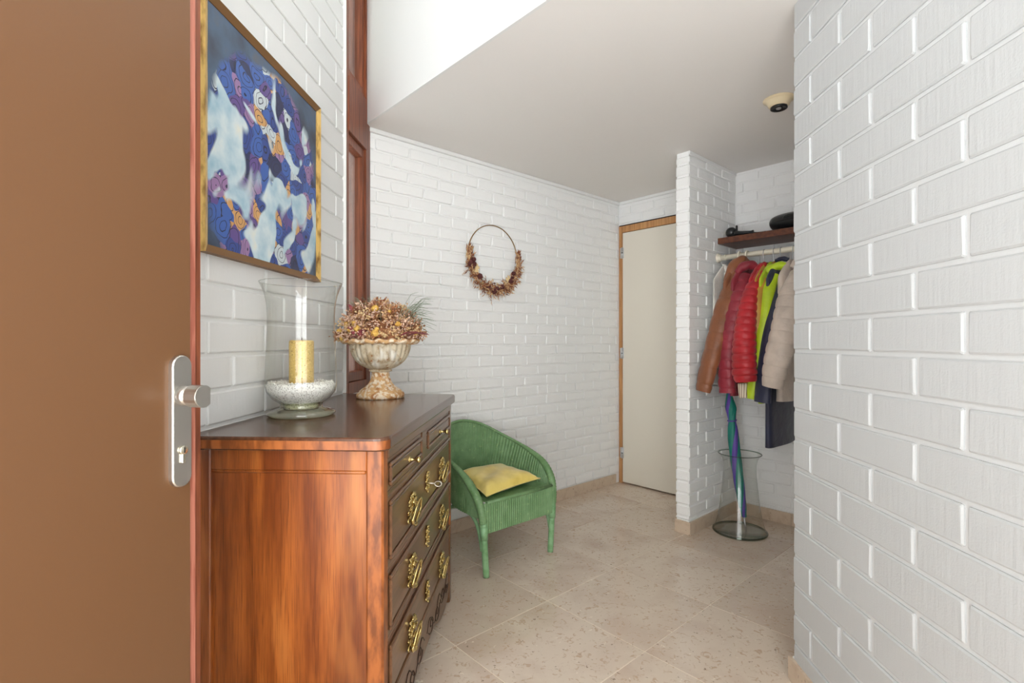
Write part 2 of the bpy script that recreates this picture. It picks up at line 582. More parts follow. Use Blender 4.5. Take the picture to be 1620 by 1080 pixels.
# pale drifts
pn = nz(3.6, 2)
pn.inputs['Distortion'].default_value = 1.4
body = mixc(mrange(pn.outputs['Fac'], .53, .56), pt, pale)
dist = nt.nodes.new('ShaderNodeVectorMath')
dist.operation = 'LENGTH'
dsc = nt.nodes.new('ShaderNodeVectorMath')
dsc.operation = 'MULTIPLY_ADD'
nt.links.new(wadd.outputs[0], dsc.inputs[0])
dsc.inputs[1].default_value = (2.75, 0, 2.6)
dsc.inputs[2].default_value = (-.16, 0, .02)
nt.links.new(dsc.outputs[0], dist.inputs[0])
art = mixc(mrange(dist.outputs['Value'], .96, 1.02), body, ground)
nt.links.new(art, bs.inputs['Base Color'])


# ---------------------------------------------------------------- the shell
ZC = 2.285            # low ceiling
ZH = 3.35             # tall front part
CB, CD, BP, CP = 2.522, 3.46, 2.822, 1.552      # back wall c, end wall b, pillar front b, closet side c
XL, XR = -.90, .865
BCL = 3.44            # closet back b
BF = 1.24             # upper wall over the low ceiling


def struct(name, mb, m, rz=0, **k):
    o = mb.build(name, m, **k)
    o.rotation_euler = (0, 0, rz)
    o['kind'] = 'structure'
    return o


def brick_variant(L, Hh, D, bev, cut, jit, rnd):
    a, h = L / 2, Hh / 2
    base = [(-a + cut, -h), (0, -h), (a - cut, -h), (a, -h + cut), (a, h - cut), (a - cut, h), (0, h), (-a + cut, h), (-a, h - cut), (-a, -h + cut)]
    j = [(x + rnd.uniform(-jit, jit), z + rnd.uniform(-jit, jit) * .8) for x, z in base]
    k = 1 - bev / a, 1 - bev / h
    dep = [rnd.uniform(-jit, jit) * .35 for _ in base]
    ring0 = [(x, 0, z) for x, z in j]
    ring1 = [(x, -(D - bev * .7), z) for x, z in j]
    ring2 = [(x * k[0], -D + d, z * k[1]) for (x, z), d in zip(j, dep)]
    n = 10
    fs = [(i, (i + 1) % n, n + (i + 1) % n, n + i) for i in range(n)]
    fs += [(n + i, n + (i + 1) % n, 2 * n + (i + 1) % n, 2 * n + i) for i in range(n)]
    fs.append(tuple(range(2 * n, 3 * n)))
    return ring0 + ring1 + ring2, fs


def in_view(p):
    d = p - Vector((0, 0, CAM_H))
    xc = d.x * math.cos(YAW) + d.y * math.sin(YAW)
    yc = -d.x * math.sin(YAW) + d.y * math.cos(YAW)
    if yc < .2:
        return 0
    px, py = 810 + F_PX * xc / yc, 540 - F_PX * d.z / yc
    return (100 if -40 < px < 1660 and -40 < py < 1120 else 1) / yc


def lay_bricks(wall, rz, m, rects, y, pitch_z, z_base, pitch_x, phase, joint=.011, D=.006, bev=.004, cut=.004, jit=.0016, seed=1, headers=0, hide=None):
    """rects: list of (x0, x1, z0, z1) to cover, local to the wall"""
    rnd = random.Random(seed)
    var = [brick_variant(pitch_x - joint, pitch_z - joint, D, bev, cut, jit, rnd) for _ in range(7)]
    meshes = []
    for vs, fs in var:
        meshes.append(MB().add(vs, fs).mesh('brick', m))
    rot = Matrix.Rotation(rz, 3, 'Z')
    spots = []
    for (x0, x1, z0, z1) in rects:
        k0 = math.floor((z0 - z_base) / pitch_z + .2)
        k = k0
        while True:
            za, zb = max(z_base + k * pitch_z, z0), min(z_base + (k + 1) * pitch_z, z1)
            if z_base + k * pitch_z > z1 - .015:
                break
            if zb - za > .02:
                ph = phase[k % 2]
                i = math.floor((x0 - ph) / pitch_x)
                xs = [x0]
                xx = ph + (i + 1) * pitch_x
                while xx < x1 - .02:
                    if xx > x0 + .03:
                        xs.append(xx + rnd.uniform(-1, 1) * jit * 3)
                        if rnd.random() < headers and xx + pitch_x < x1 - .1:
                            xs.append(xx + pitch_x * .5)
                    xx += pitch_x
                xs.append(x1)
                for a, b in zip(xs, xs[1:]):
                    if b - a > .025:
                        spots.append((a, b, za, zb))
            k += 1
    data = []
    for a, b, za, zb in spots:
        p = rot @ Vector(((a + b) / 2, y, (za + zb) / 2))
        vis = in_view(p)
        if hide and hide(p):
            vis *= .01
        data.append((vis, a, b, za, zb, rnd.randrange(7)))
    data.sort(key=lambda t: -t[0])
    rest = MB()
    for n, (vis, a, b, za, zb, vi) in enumerate(data):
        sx, sz = (b - a - joint) / (pitch_x - joint), (zb - za - joint) / (pitch_z - joint)
        loc = Vector(((a + b) / 2, y, (za + zb) / 2))
        if n < 298:
            o = link('brick', meshes[vi], wall, loc)
            o.scale = (sx, 1, sz)
        else:
            vs, fs = var[vi]
            rest.add([(v[0] * sx + loc.x, v[1] + y, v[2] * sz + loc.z) for v in vs], fs)
    if rest.v:
        tag(rest.build('bricks', m, wall), kind='stuff')


# floor: grout bed with stone tiles on the house grid (b, c)
floor = struct('floor', MB().box(-.75, 3.7, -2.0, 2.75, -.08, -.0012), M['grout'], R(45))
tile_me = MB().bbox(-.2485, .2485, -.2485, .2485, -.02, 0, .0008).mesh('tile', M['tile'])
for i in range(-4, 5):
    for j in range(-6, 3):
        b, c = 1.39 + .5 * i, 1.83 + .5 * j
        p = bcw(b, c)
        if b < -.75 or b > 3.7 or c < -2.0 or c > 2.75 or p.x < XL - .3 or (p.x > XR + .36 and p.y < 1.6):
            continue
        link('tile', tile_me, floor, (b, c, 0))

# walls
wl = struct('wall_left', MB().box(-.2, 2.325, .9, 1.06, 0, ZH).box(2.325, 2.668, .9, 1.06, 0, .9), M['block_white'], R(90))
lay_bricks(wl, R(90), M['block_white'], [(-.1, 2.32, .03, ZH)], .9, .0984, .030, .2955, (1.463, 1.638), joint=.011, D=.0060, bev=.004, cut=.003, jit=.0008, seed=3)
wr = struct('wall_right', MB().box(-1.785, .2, .8715, 1.0, 0, ZH), M['joint_lit'], R(-90))
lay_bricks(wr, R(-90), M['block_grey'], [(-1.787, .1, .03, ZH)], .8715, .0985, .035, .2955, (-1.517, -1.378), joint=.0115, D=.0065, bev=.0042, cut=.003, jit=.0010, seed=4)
wb = struct('wall_back', MB().box(1.235, 3.62, CB + .006, CB + .16, 0, ZC + .1), M['brick_white'], R(45))
lay_bricks(wb, R(45), M['brick_white'], [(1.256, CD, .079, 2.262)], CB + .006, .0698, .0094, .203, (1.387, 1.497), joint=.0095, D=.0095, bev=.0046, cut=.006, jit=.0026, seed=5, headers=.05,
           hide=lambda p: p.z < .6 and p.y < 2.9)
we = struct('wall_end', MB().box(-2.53, -1.6, CD + .006, CD + .15, 2.094, ZC + .1), M['brick_white'], R(-45))
lay_bricks(we, R(-45), M['brick_white'], [(-CB, -1.65, 2.096, 2.262)], CD + .006, .0698, .0094, .203, (-2.3, -2.2), joint=.0095, D=.007, jit=.002, seed=6)
# pillar beside the closet: corner bricks show on two faces
wp = struct('wall_pillar', MB().box(BP + .006, BCL + .1, CP + .006, CP + .084, 0, ZC + .02), M['brick_white'], R(45))
rnd = random.Random(8)
for long_ in (0, 1):
    L = .205 if long_ else .1
    for k in range(33):
        if k % 2 != long_:
            continue
        z0, z1 = max(.079, .03 + k * .0704), min(.03 + (k + 1) * .0704, 2.262)
        if z1 - z0 < .02:
            continue
        j = rnd.uniform(-.0025, .0025)
        me = MB().bbox(-L / 2, L / 2, -.045, .045, -(z1 - z0) / 2 + .0035, (z1 - z0) / 2 - .0035, .007).mesh('brick', M['brick_white'])
        link('brick', me, wp, (BP + L / 2 + j, CP + .045 + rnd.uniform(-.001, .001), (z0 + z1) / 2))
for par in (0, 1):
    x0 = BP + (.21 if par else .105)
    lay_bricks(wp, R(45), M['brick_white'], [(x0, BCL, .03 + k * .0704 + .001, .03 + (k + 1) * .0704 - .001) for k in range(1, 32) if k % 2 == par], CP + .006, .0704, .03, .203,
               (x0 + .203, x0 + .203), joint=.0095, D=.007, jit=.0022, seed=20 + par)
wc = struct('wall_closet', MB().box(-CP - .1, -.45, BCL + .006, BCL + .15, 0, ZC + .1), M['brick_white'], R(-45))
lay_bricks(wc, R(-45), M['brick_white'], [(-CP, -.5, .079, 2.275)], BCL + .006, .0704, .03, .203, (-1.5, -1.4), joint=.0095, D=.007, jit=.0022, seed=9)
struct('wall_side', MB().box(1.85, BCL + .1, .35, .5, 0, ZC + .1), M['plaster'], R(45))
struct('wall_upper', MB().box(-2.53, 1.2, BF - .012, BF, ZC, ZH), M['plaster'], R(-45))
struct('ceiling', MB().box(BF - .001, 3.7, -.75, 2.65, ZC + .0005, ZC + .12), M['ceiling'], R(45))
struct('ceiling_upper', MB().box(-.75, BF + .13, -2.1, 2.7, ZH, ZH + .1), M['ceiling'], R(45))
# thin plaster bead where walls meet the low ceiling
struct('trim_1', MB().bbox(1.256, CD, CB - .012, CB + .007, 2.262, ZC, .004), M['plaster'], R(45))
struct('trim_2', MB().bbox(-CB + .012, -1.645, CD - .012, CD + .007, 2.262, ZC, .004), M['plaster'], R(-45))
struct('trim_3', MB().bbox(BP - .001, BCL, CP - .006, CP + .007, 2.262, ZC, .003), M['plaster'], R(45))


# stone skirting, piece by piece
def skirting(name, rz, y, x0, x1, cuts, h=.076, th=.014):
    o = struct(name, MB().box(x0 + .016, x1 - .016, y - .002, y + .012, 0, h - .002), M['caulk'], rz)
    xs = [x0] + cuts + [x1]
    for a, b in zip(xs, xs[1:]):
        MB().bbox(a + .001, b - .001, y - th, y - .002, .0005, h, .001).build('skirting_piece', M['skirt'], o)
    # white paint line above
    MB().box(x0 + .012, x1 - .012, y - .003, y + .004, h, h + .005).build('caulk_line', M['caulk'], o)


skirting('baseboard_back', R(45), CB + .004, 1.256, CD - .05, [1.66, 2.16, 2.66, 3.19])
skirting('baseboard_pillar', R(45), CP + .004, BP - .01, BCL - .01, [3.17])
skirting('baseboard_end', R(-45), BP + .004, -CP - .092, -CP + .012, [])
skirting('baseboard_closet', R(-45), BCL + .004, -CP + .01, -.5, [-1.2, -.7])
skirting('baseboard_right', R(-90), XR + .004, -1.8, .07, [-1.3, -.8, -.3])
skirting('baseboard_left', R(90), .9, -.07, 2.66, [.6, 1.1, 1.6, 2.1])

# tall mahogany window between the left wall and the back wall
w1 = struct('window_1', MB().box(2.325, 2.362, .888, 1.02, .90, ZH).box(2.61, 2.672, .888, 1.02, .90, ZH), M['mahogany'], R(90))


def rail(z0, z1, y0=.886, y1=1.02):
    return MB().bbox(2.36, 2.612, y0, y1, z0, z1, .002).build('rail', M['mahogany'], w1)


rail(.90, .955)
tag(rail(2.14, 2.40, .884), label='wide dark transom board')
rail(3.27, 3.35)
for z0, z1 in ((.957, 2.138), (2.402, 3.27)):
    sash = MB()
    for a, b in ((2.364, 2.394), (2.578, 2.608)):
        sash.bbox(a, b, .898, .94, z0, z1, .002)
    for a, b in ((z0, z0 + .045), (z1 - .045, z1)):
        sash.bbox(2.394, 2.578, .898, .94, a, b, .002)
    s_ = sash.build('sash', M['mahogany'], w1)
    MB().box(2.392, 2.58, .918, .922, z0 + .04, z1 - .04).build('pane', M['pane'], s_)
struct('trim_4', MB().bbox(2.317, 2.327, .884, .905, .912, ZH, .002), M['caulk'], R(90))

struct('wall_outside', MB().box(-2.1, -2.0, .6, 5.2, 0, 6), mat('outside_render', (.20, .215, .19, 1), .9))
# glazed front behind the viewer: posts, transom, panes; the doorway stands open
F0, F1 = FY - .04, FY + .04
wf = struct('window_2', MB().box(-.895, -.86, F0, F1, 0, ZH).box(.08, .14, F0, F1, 0, ZH).box(.82, .865, F0, F1, 0, ZH)
            .box(-.86, .82, F0, F1, 2.11, 2.18).box(-.86, .82, F0, F1, 2.78, 2.84), M['mahogany'])
struct('wall_light_stop', MB().box(-.92, .88, F0, F1, 2.84, ZH), M['plaster'])  # unseen band added over the glazing to dim the upper walls
for a, b in ((-.86, .08), (.14, .82)):
    MB().box(a, b, FY - .004, FY + .004, 2.18, 2.78).build('pane', M['pane'], wf)
MB().box(.14, .82, FY - .004, FY + .004, .02, 2.11).build('pane', M['pane'], wf)

# ---------------------------------------------------------------- front door, standing open
ALPHA = R(77)
d1 = struct('door_1', MB().bbox(-.90, 0, 0, .042, .006, 2.08, .002), M['doorbrown'], ALPHA, loc=(-.672, .96, 0))
tag(MB().bbox(-.9, .0205, .010, .046, .007, 2.079, .0015).build('edge_lipping', M['pinkwood'], d1), label='pale weathered wood lipping')
tag(MB().bbox(-.9, .0450, .024, .058, .006, 2.08, .0015).build('rebate_lip', M['mahogany'], d1), label='dark red mahogany rebate lip')


def stadium(x0, x1, z0, z1, n=14):
    r, cx = (x1 - x0) / 2, (x0 + x1) / 2
    p = [(cx + r * math.cos(a), z1 - r + r * math.sin(a)) for a in [math.pi * i / n for i in range(n + 1)]]
    return p + [(cx + r * math.cos(a), z0 + r + r * math.sin(a)) for a in [math.pi + math.pi * i / n for i in range(n + 1)]]


pl = MB()
A_, B_ = stadium(-.0475, -.0065, .876, 1.124), stadium(-.0455, -.0085, .878, 1.122)
n_ = len(A_)
pl.add([(x, 0, z) for x, z in A_] + [(x, -.0085, z) for x, z in A_] + [(x, -.0105, z) for x, z in B_],
       [(i, (i + 1) % n_, n_ + (i + 1) % n_, n_ + i) for i in range(n_)] + [(n_ + i, n_ + (i + 1) % n_, 2 * n_ + (i + 1) % n_, 2 * n_ + i) for i in range(n_)] + [tuple(range(2 * n_, 3 * n_))])
plate = pl.build('handle_plate', M['steel'], d1)
kn = MB()
Mk = Matrix.Translation((-.027, -.0105, 1.048)) @ Matrix.Rotation(R(90), 4, 'X')
kn.lathe([(0, 0), (.0185, 0), (.0185, .012), (.0175, .014), (.014, .016), (.0135, .024)], 28, M=Mk)
Dp = [(.0205 * math.cos(a), .021 * math.sin(a)) for a in [R(48) + R(264) * i / 18 for i in range(19)]]
kn.prism(Dp, .023, .050, 'z', M=Mk)
kn.prism([(x * .95, y * .95) for x, y in Dp], .050, .0515, 'z', M=Mk)
kk = kn.build('knob', M['steel'], plate)
cyl = MB()
Mc = Matrix.Translation((-.027, -.0105, .946)) @ Matrix.Rotation(R(90), 4, 'X')
cyl.lathe([(0, 0), (.0085, 0), (.0085, .0035), (.0075, .0045), (0, .0045)], 20, M=Mc)
cyl.bbox(-.031, -.023, -.0145, -.0105, .922, .944, .001)
cl_ = cyl.build('lock_cylinder', M['rail_nickel'], plate)
MB().box(-.0277, -.0263, -.0156, -.0149, .941, .951).build('keyhole', M['dark'], plate)

# ---------------------------------------------------------------- inner door at the end of the hall
# local frame: x = -c, y = b
d2 = struct('door_2', MB().bbox(-2.484, -1.655, CD - .004, CD + .036, .012, 2.03, .002), M['whitedoor'], R(-45))
MB().bbox(-2.520, -2.487, CD - .006, CD + .09, 0, 2.086, .0025).build('door_frame', M['ashwood'], d2)
MB().bbox(-1.652, -1.640, CD - .006, CD + .09, 0, 2.086, .0025).build('door_frame', M['ashwood'], d2)
MB().bbox(-2.487, -1.652, CD - .006, CD + .09, 2.034, 2.086, .0025).build('door_frame', M['ashwood'], d2)
MB().box(-2.521, -1.64, CD, CD + .09, 2.0865, 2.0955).build('dark_gap_strip', M['dark'], d2)  # dark strip painted in for the shaded gap over the frame
MB().box(-2.488, -1.65, CD + .04, CD + .1, .0005, 2.034).build('door_stop', M['ashwood'], d2)
for zc in (1.868, 1.055, .247):
    h = MB()
    h.tube([(-2.4855, CD - .010, zc - .045), (-2.4855, CD - .010, zc + .045)], .0065, 10)
    h.bbox(-2.507, -2.486, CD - .009, CD - .006, zc - .042, zc + .042, .001)
    h.bbox(-2.486, -2.472, CD - .008, CD - .004, zc - .042, zc + .042, .001)
    hg = h.build('hinge', M['zinc'], d2)
    MB().tube([(-2.4855, CD - .010, zc - .003), (-2.4855, CD - .010, zc + .003)], .0072, 10).build('hinge_ring', M['dark'], hg)

# ---------------------------------------------------------------- picture
pic = thing('framed_picture', 'square gold framed picture in blue, violet and pale patches above chest of drawers', 'picture', (XL + .005, 1.655, 1.387), R(90))
W2, HP = .357, .697
fr = MB()
for k, (pts) in enumerate(((((-W2, 0), (W2, 0), (W2 - .022, .022), (-W2 + .022, .022))), (((-W2, HP), (W2, HP), (W2 - .022, HP - .022), (-W2 + .022, HP - .022))),
                           (((-W2, 0), (-W2, HP), (-W2 + .022, HP - .022), (-W2 + .022, .022))), (((W2, 0), (W2, HP), (W2 - .022, HP - .022), (W2 - .022, .022))))):
    o_ = [(x, -.0001, z) for x, z in pts]
    f_ = [(x, -.026 if i < 2 else -.017, z) for i, (x, z) in enumerate(pts)]
    mb = MB().add(o_ + f_, [(0, 1, 2, 3), (4, 5, 6, 7), (0, 1, 5, 4), (1, 2, 6, 5), (2, 3, 7, 6), (3, 0, 4, 7)])
    tag(mb.build('frame_bar', M['gold'] if k > 1 else M['frame_brown'], pic))  # lit look of the uprights put into their gold; other bars browner
cv = MB().box(-W2 + .02, W2 - .02, -.015, -.004, .02, HP - .02)
cvo = cv.build('print', M['print'], pic)
for v in cvo.data.vertices:
    v.co.z -= HP / 2
cvo.location = (0, 0, HP / 2)

# ---------------------------------------------------------------- chest of drawers
# local frame = world, origin at the near wall corner of its foot print
DX0, DX1, DY0, DY1 = -.882, -.388, 1.268, 2.275
ch = thing('chest_of_drawers', 'dark oak chest of drawers with ornate brass handles along white block wall', 'chest of drawers', ((DX0 + DX1) / 2, (DY0 + DY1) / 2, 0))
OX, OY = (DX0 + DX1) / 2, (DY0 + DY1) / 2


def dpart(mb, name, m, parent=None, label=None):
    mb.v = [(x - OX, y - OY, z) for x, y, z in mb.v]
    o = mb.build(name, m, parent or ch)
    if label:
        tag(o, label)
    return o


# top board with rounded front corners and a soft edge
tx0, tx1, ty0, ty1, rr = -.888, -.371, 1.243, 2.305, .035
ring = [(tx0, ty0), (tx0, ty1)]
ring += [(tx1 - rr + rr * math.cos(a), ty1 - rr + rr * math.sin(a)) for a in [R(90) - R(90) * i / 6 for i in range(7)]]
ring += [(tx1 - rr + rr * math.cos(a), ty0 + rr + rr * math.sin(a)) for a in [-R(90) * i / 6 for i in range(7)]]
tb = MB()
lv = [(.9965, .878), (1, .882), (1, .903), (.9985, .909), (.994, .912)]
cx_, cy_ = (tx0 + tx1) / 2, (ty0 + ty1) / 2
nr = len(ring)
vs = []
for sc, z in lv:
    dd = (1 - sc) * .6
    for x, y in ring:
        vs.append((x - math.copysign(dd, x - cx_) * (1 if x > tx0 else 0), y - math.copysign(dd, y - cy_), z))
fs = [(k * nr + i, k * nr + (i + 1) % nr, (k + 1) * nr + (i + 1) % nr, (k + 1) * nr + i) for k in range(len(lv) - 1) for i in range(nr)]
fs += [tuple(range(nr)), tuple(range((len(lv) - 1) * nr, len(lv) * nr))]
tb.add(vs, fs)
dpart(tb, 'top_board', M['oak_top'])
edge = MB()      # near-end band, its lit orange tone put into the colour
pe = [(tx0 + .002, ty0 - .0008)] + [(tx1 - rr + (rr + .0008) * math.cos(a), ty0 + rr + (rr + .0008) * math.sin(a)) for a in [-R(90) + R(80) * i / 10 for i in range(11)]]
edge.grid(lambda u, v: (*pe[round(u * 11)], .8815 + .022 * v), 12, 2)
dpart(edge, 'lit_edge', M['oak_worn_lit'])
# carcass
dpart(MB().box(DX0 + .01, DX1 - .03, DY0 + .012, DY1 - .012, .13, .878), 'carcass', M['oak_dark'])
for y0, y1 in ((DY0, DY0 + .042), (DY1 - .042, DY1)):
    dpart(MB().bbox(DX1 - .045, DX1, y0, y1, 0, .878, .005), 'corner_post', M['oak_worn_lit'] if y0 < 1.5 else M['oak_front'])
    dpart(MB().bbox(DX0, DX0 + .045, y0, y1, 0, .878, .003), 'corner_post', M['oak_side'])
for sgn, y0, y1 in ((1, DY0 + .004, DY0 + .02), (-1, DY1 - .02, DY1 - .004)):
    dpart(MB().bbox(DX0 + .04, DX1 - .044, y0, y1, .822, .878, .002), 'side_rail', M['oak_side'])
    dpart(MB().bbox(DX0 + .04, DX1 - .044, y0, y1, .06, .13, .002), 'side_rail', M['oak_side'])
    ys = y0 + .007 if sgn > 0 else y1 - .007
    dpart(MB().box(DX0 + .042, DX1 - .044, min(ys, ys + .006 * sgn), max(ys, ys + .006 * sgn), .128, .824), 'side_panel', M['oak_side'])
    dpart(MB().bbox(DX0 + .042, DX1 - .046, min(y0 + .002, y1 - .002), max(y0 + .002, y1 - .002), .813, .824, .0035), 'moulding', M['oak_side'])
# worn reddish strips along the near and far front posts
dpart(MB().bbox(DX1 - .012, DX1 + .003, DY1 - .040, DY1 - .028, .30, .70, .003), 'worn_strip', M['oak_worn_lit'])
yn, yf = DY0 + .042, DY1 - .042
dpart(MB().bbox(DX1 - .03, DX1 + .002, yn, yf, .846, .878, .003), 'front_rail', M['oak_front'])
for z in (.7505, .5565, .3715, .1905):
    dpart(MB().bbox(DX1 - .03, DX1 - .004, yn, yf, z - .006, z + .006, .001), 'front_rail', M['oak_front'])
dpart(MB().bbox(DX1 - .03, DX1 + .001, 1.700, 1.768, .757, .846, .002), 'divider', M['oak_front'])


def handle_mesh():
    mb = MB()     # local: x out of the drawer, y sideways, z up
    rnd = random.Random(2)

    def curl(cy, cz, r0, turns, a0, s):
        pts = []
        for i in range(13):
            t = i / 12
            a = a0 + s * turns * 2 * math.pi * t
            r = r0 * (1 - .75 * t)
            pts.append((.004, cy + r * math.cos(a), cz + r * math.sin(a)))
        mb.tube(pts, .0024, 5)
    for s in (1, -1):
        curl(s * .012, .03, .011, .9, R(90), s)
        curl(s * .011, .006, .012, .9, R(200), -s)
        curl(s * .013, -.016, .010, .9, R(270), s)
        for k in range(5):
            mb.ball((.005, s * (.006 + .004 * k), .040 - .006 * k * k * .35), .0034, 6, 4)
    mb.bbox(.0005, .004, -.006, .006, -.026, .040, .0015)
    mb.ball((.006, 0, .042), .0055, 7, 5)
    mb.ball((.005, 0, -.03), .005, 7, 5)
    return mb


def bail_mesh():
    mb = MB()
    pts = []
    for i in range(25):
        a = R(90) + 2 * math.pi * i / 24
        pts.append((.016 + .006 * math.sin(a), .019 * math.cos(a) * (1.12 if math.sin(a) < 0 else .85), -.002 + .032 * math.sin(a)))
    mb.tube(pts, [.0026 + .0014 * (math.sin(R(90) + 2 * math.pi * i / 24) < -.4) for i in range(25)], 6, caps=False)
    mb.ball((.024 - .016, 0, .022), .006, 7, 5)
    mb.ball((.011, 0, -.036), .006, 7, 5)
    mb.tube([(0, 0, .022), (.012, 0, .026)], .0045, 6)
    return mb


def esc_mesh():
    mb = MB()
    for s in (1, -1):
        for cz, r, a0 in ((.022, .009, R(90)), (.004, .008, R(0)), (-.016, .009, R(270))):
            pts = [(.003, s * .006 + s * r * (1 - .6 * i / 10) * math.cos(a0 + 5 * i / 10) * .8, cz + r * (1 - .6 * i / 10) * math.sin(a0 + 5 * i / 10)) for i in range(11)]
            mb.tube(pts, .0022, 5)
        for k in range(4):
            mb.ball((.004, s * .007, .03 - .018 * k), .003, 6, 4)
    mb.bbox(.0005, .003, -.006, .006, -.03, .03, .001)
    mb.ball((.004, 0, .034), .004, 6, 4)
    mb.ball((.004, 0, -.034), .004, 6, 4)
    return mb


H_ME, B_ME, E_ME = handle_mesh().mesh('handle', M['brass']), bail_mesh().mesh('bail', M['brass']), esc_mesh().mesh('escutcheon', M['brass'])
kb = MB()
kb.lathe([(0, 0), (.010, 0), (.010, .002), (.0045, .004), (.0042, .02), (.0075, .023), (.0095, .027), (.0095, .031), (.006, .034), (0, .034)], 14, M=Matrix.Rotation(R(90), 4, 'Y'))
K_ME = kb.mesh('knob', M['brass'])


def drawer(y0, y1, z0, z1):
    x = DX1
    d = dpart(MB().bbox(x - .02, x - .003, y0 + .002, y1 - .002, z0, z1, .002), 'drawer', M['oak_front'])
    # the raised moulding around the field
    mo = MB()
    i, w = .013, .011
    mo.bbox(x - .004, x + .006, y0 + i, y1 - i, z1 - i - w, z1 - i, .0035)
    mo.bbox(x - .004, x + .006, y0 + i, y1 - i, z0 + i, z0 + i + w, .0035)
    mo.bbox(x - .004, x + .006, y0 + i, y0 + i + w, z0 + i + w, z1 - i - w, .0035)
    mo.bbox(x - .004, x + .006, y1 - i - w, y1 - i, z0 + i + w, z1 - i - w, .0035)
    dpart(mo, 'moulding', M['oak_front'], d)
    dpart(MB().bbox(x - .004, x + .0022, y0 + i + w + .004, y1 - i - w - .004, z0 + i + w + .004, z1 - i - w - .004, .002), 'field', M['oak_front'], d)
    return d


for (y0, y1, yk) in ((yn, 1.699, 1.52), (1.769, yf, 1.997)):
    d = drawer(y0, y1, .758, .845)
    link('knob', K_ME, d, (DX1 + .002 - OX, yk - OY, .796))
for z0, z1, zh, ze in ((.5635, .744, .640, .666), (.3785, .550, .452, .478), (.1975, .365, .262, .288)):
    d = drawer(yn, yf, z0, z1)
    for y in (1.537, 2.010):
        for nm, me in (('handle', H_ME), ('bail', B_ME)):
            link(nm, me, d, (DX1 + .002 - OX, y - OY, zh)).scale = (1.35, 2.3, 1.15)
    link('escutcheon', E_ME, d, (DX1 + .002 - OX, 1.752 - OY, ze)).scale = (1.6, 2.0, 1.0)
    if ze > .6:
        ky = MB()
        ky.tube([(DX1, 1.752, ze - .004), (DX1 + .032, 1.752, ze - .006)], .0024, 7)
        pts = [(DX1 + .044 + .012 * math.cos(a), 1.752, ze - .007 + .009 * math.sin(a)) for a in [2 * math.pi * i / 16 for i in range(17)]]
        ky.tube(pts, .0018, 5, caps=False)
        dpart(ky, 'key', M['steel'], d, 'small steel key left in the lock')
# scalloped apron with carved scrolls
ap = [(yn, .184), (yf, .184), (yf, .05)]
for i in range(33):
    t = i / 32
    y = yf - .03 - (yf - yn - .06) * t
    z = .062 - .03 * math.cos(t * 2 * math.pi * 1.0) - .018 * abs(math.sin(t * math.pi * 3))
    ap.append((y, z))
ap.append((yn, .05))
dpart(MB().prism(ap, DX1 - .022, DX1 - .004, 'x'), 'apron', M['oak_front'])
cvd = MB()
for s in (1, -1):
    ym = (yn + yf) / 2
    for cy, cz, r, tr, a0, di in ((.09, .115, .034, 1.2, R(200), 1), (.2, .10, .038, 1.3, R(20), -1), (.31, .115, .034, 1.2, R(180), 1), (.4, .10, .026, 1.1, R(0), -1)):
        pts = []
        for i in range(19):
            t = i / 18
            a = a0 + di * tr * 2 * math.pi * t
            r_ = r * (1 - .8 * t)
            pts.append((DX1 - .0035, ym + s * (cy + r_ * 1.3 * math.cos(a)), cz + r_ * math.sin(a)))
        cvd.tube(pts, .0021, 4)
    pts = [(DX1 - .0035, ym + s * (.02 + .42 * i / 20), .118 + .032 * math.sin(i * .75)) for i in range(21)]
    cvd.tube(pts, .0018, 4)
dpart(cvd, 'carving', M['oak_dark'], None, 'dark carved scrolls on the apron')

# ---------------------------------------------------------------- glass lantern vase with gravel and candle
TZ = .9121
VX, VY = -.760, 1.612
va = thing('hurricane_vase', 'large clear glass hurricane vase with flared rim on chest of drawers', 'vase', (VX, VY, TZ))
body_p = [(.060, .038), (.070, .044), (.088, .057), (.1035, .078), (.1085, .100), (.1075, .14), (.1045, .2), (.102, .27), (.1015, .32), (.1035, .355), (.109, .385), (.117, .408), (.1245, .4235), (.1255, .4255), (.1245, .427), (.1225, .4245)]
MB().lathe(body_p, 64).build('glass_body', M['vase_glass'], va, fix=False)
MB().lathe([(0, .0005), (.088, .0005), (.098, .002), (.1045, .008), (.102, .015), (.088, .020), (.066, .026), (.063, .034), (.066, .042), (.0665, .045), (.0585, .0445), (.055, .036), (.053, .022), (.0, .021)], 64).build('glass_foot', M['foot_glass'], va)
gp = MB()
rnd = random.Random(4)
gp.lathe([(0, .024), (.051, .024), (.0535, .034), (.057, .046), (.068, .052), (.0855, .064), (.1005, .082), (.1055, .098), (.096, .108), (.06, .106), (.02, .104), (0, .104)], 48)
gr = tag(gp.build('gravel', M['gravel'], None, (VX, VY, TZ)), 'white speckled gravel filling the bottom of hurricane vase', 'gravel', kind='stuff')
for i in range(420):
    a, q = rnd.uniform(0, 2 * math.pi), math.sqrt(rnd.random()) * .1
    gp.ball((q * math.cos(a), q * math.sin(a), .104 + .004 * (q / .1) ** 2 + rnd.uniform(-.001, .002)), rnd.uniform(.0018, .0036), 5, 3)
gm = gp.mesh('gravel', M['gravel'])
gr.data = gm
cd_ = MB().lathe([(0, .0), (.0365, 0), (.0375, .003), (.0375, .132), (.036, .137), (.032, .139), (.020, .137), (0, .1365)], 40)
can = thing('pillar_candle', 'gold glittered pillar candle standing inside glass vase', 'candle', (VX, VY, TZ + .103))
cd_.build('wax', M['candle'], can)
MB().tube([(0, 0, .136), (.001, 0, .146)], .001, 5).build('wick', M['dark'], can)

# ---------------------------------------------------------------- urn
UX, UY = -.668, 2.145
ur = thing('garden_urn', 'weathered fluted pedestal urn with scalloped rusty rim on chest', 'urn', (UX, UY, TZ))


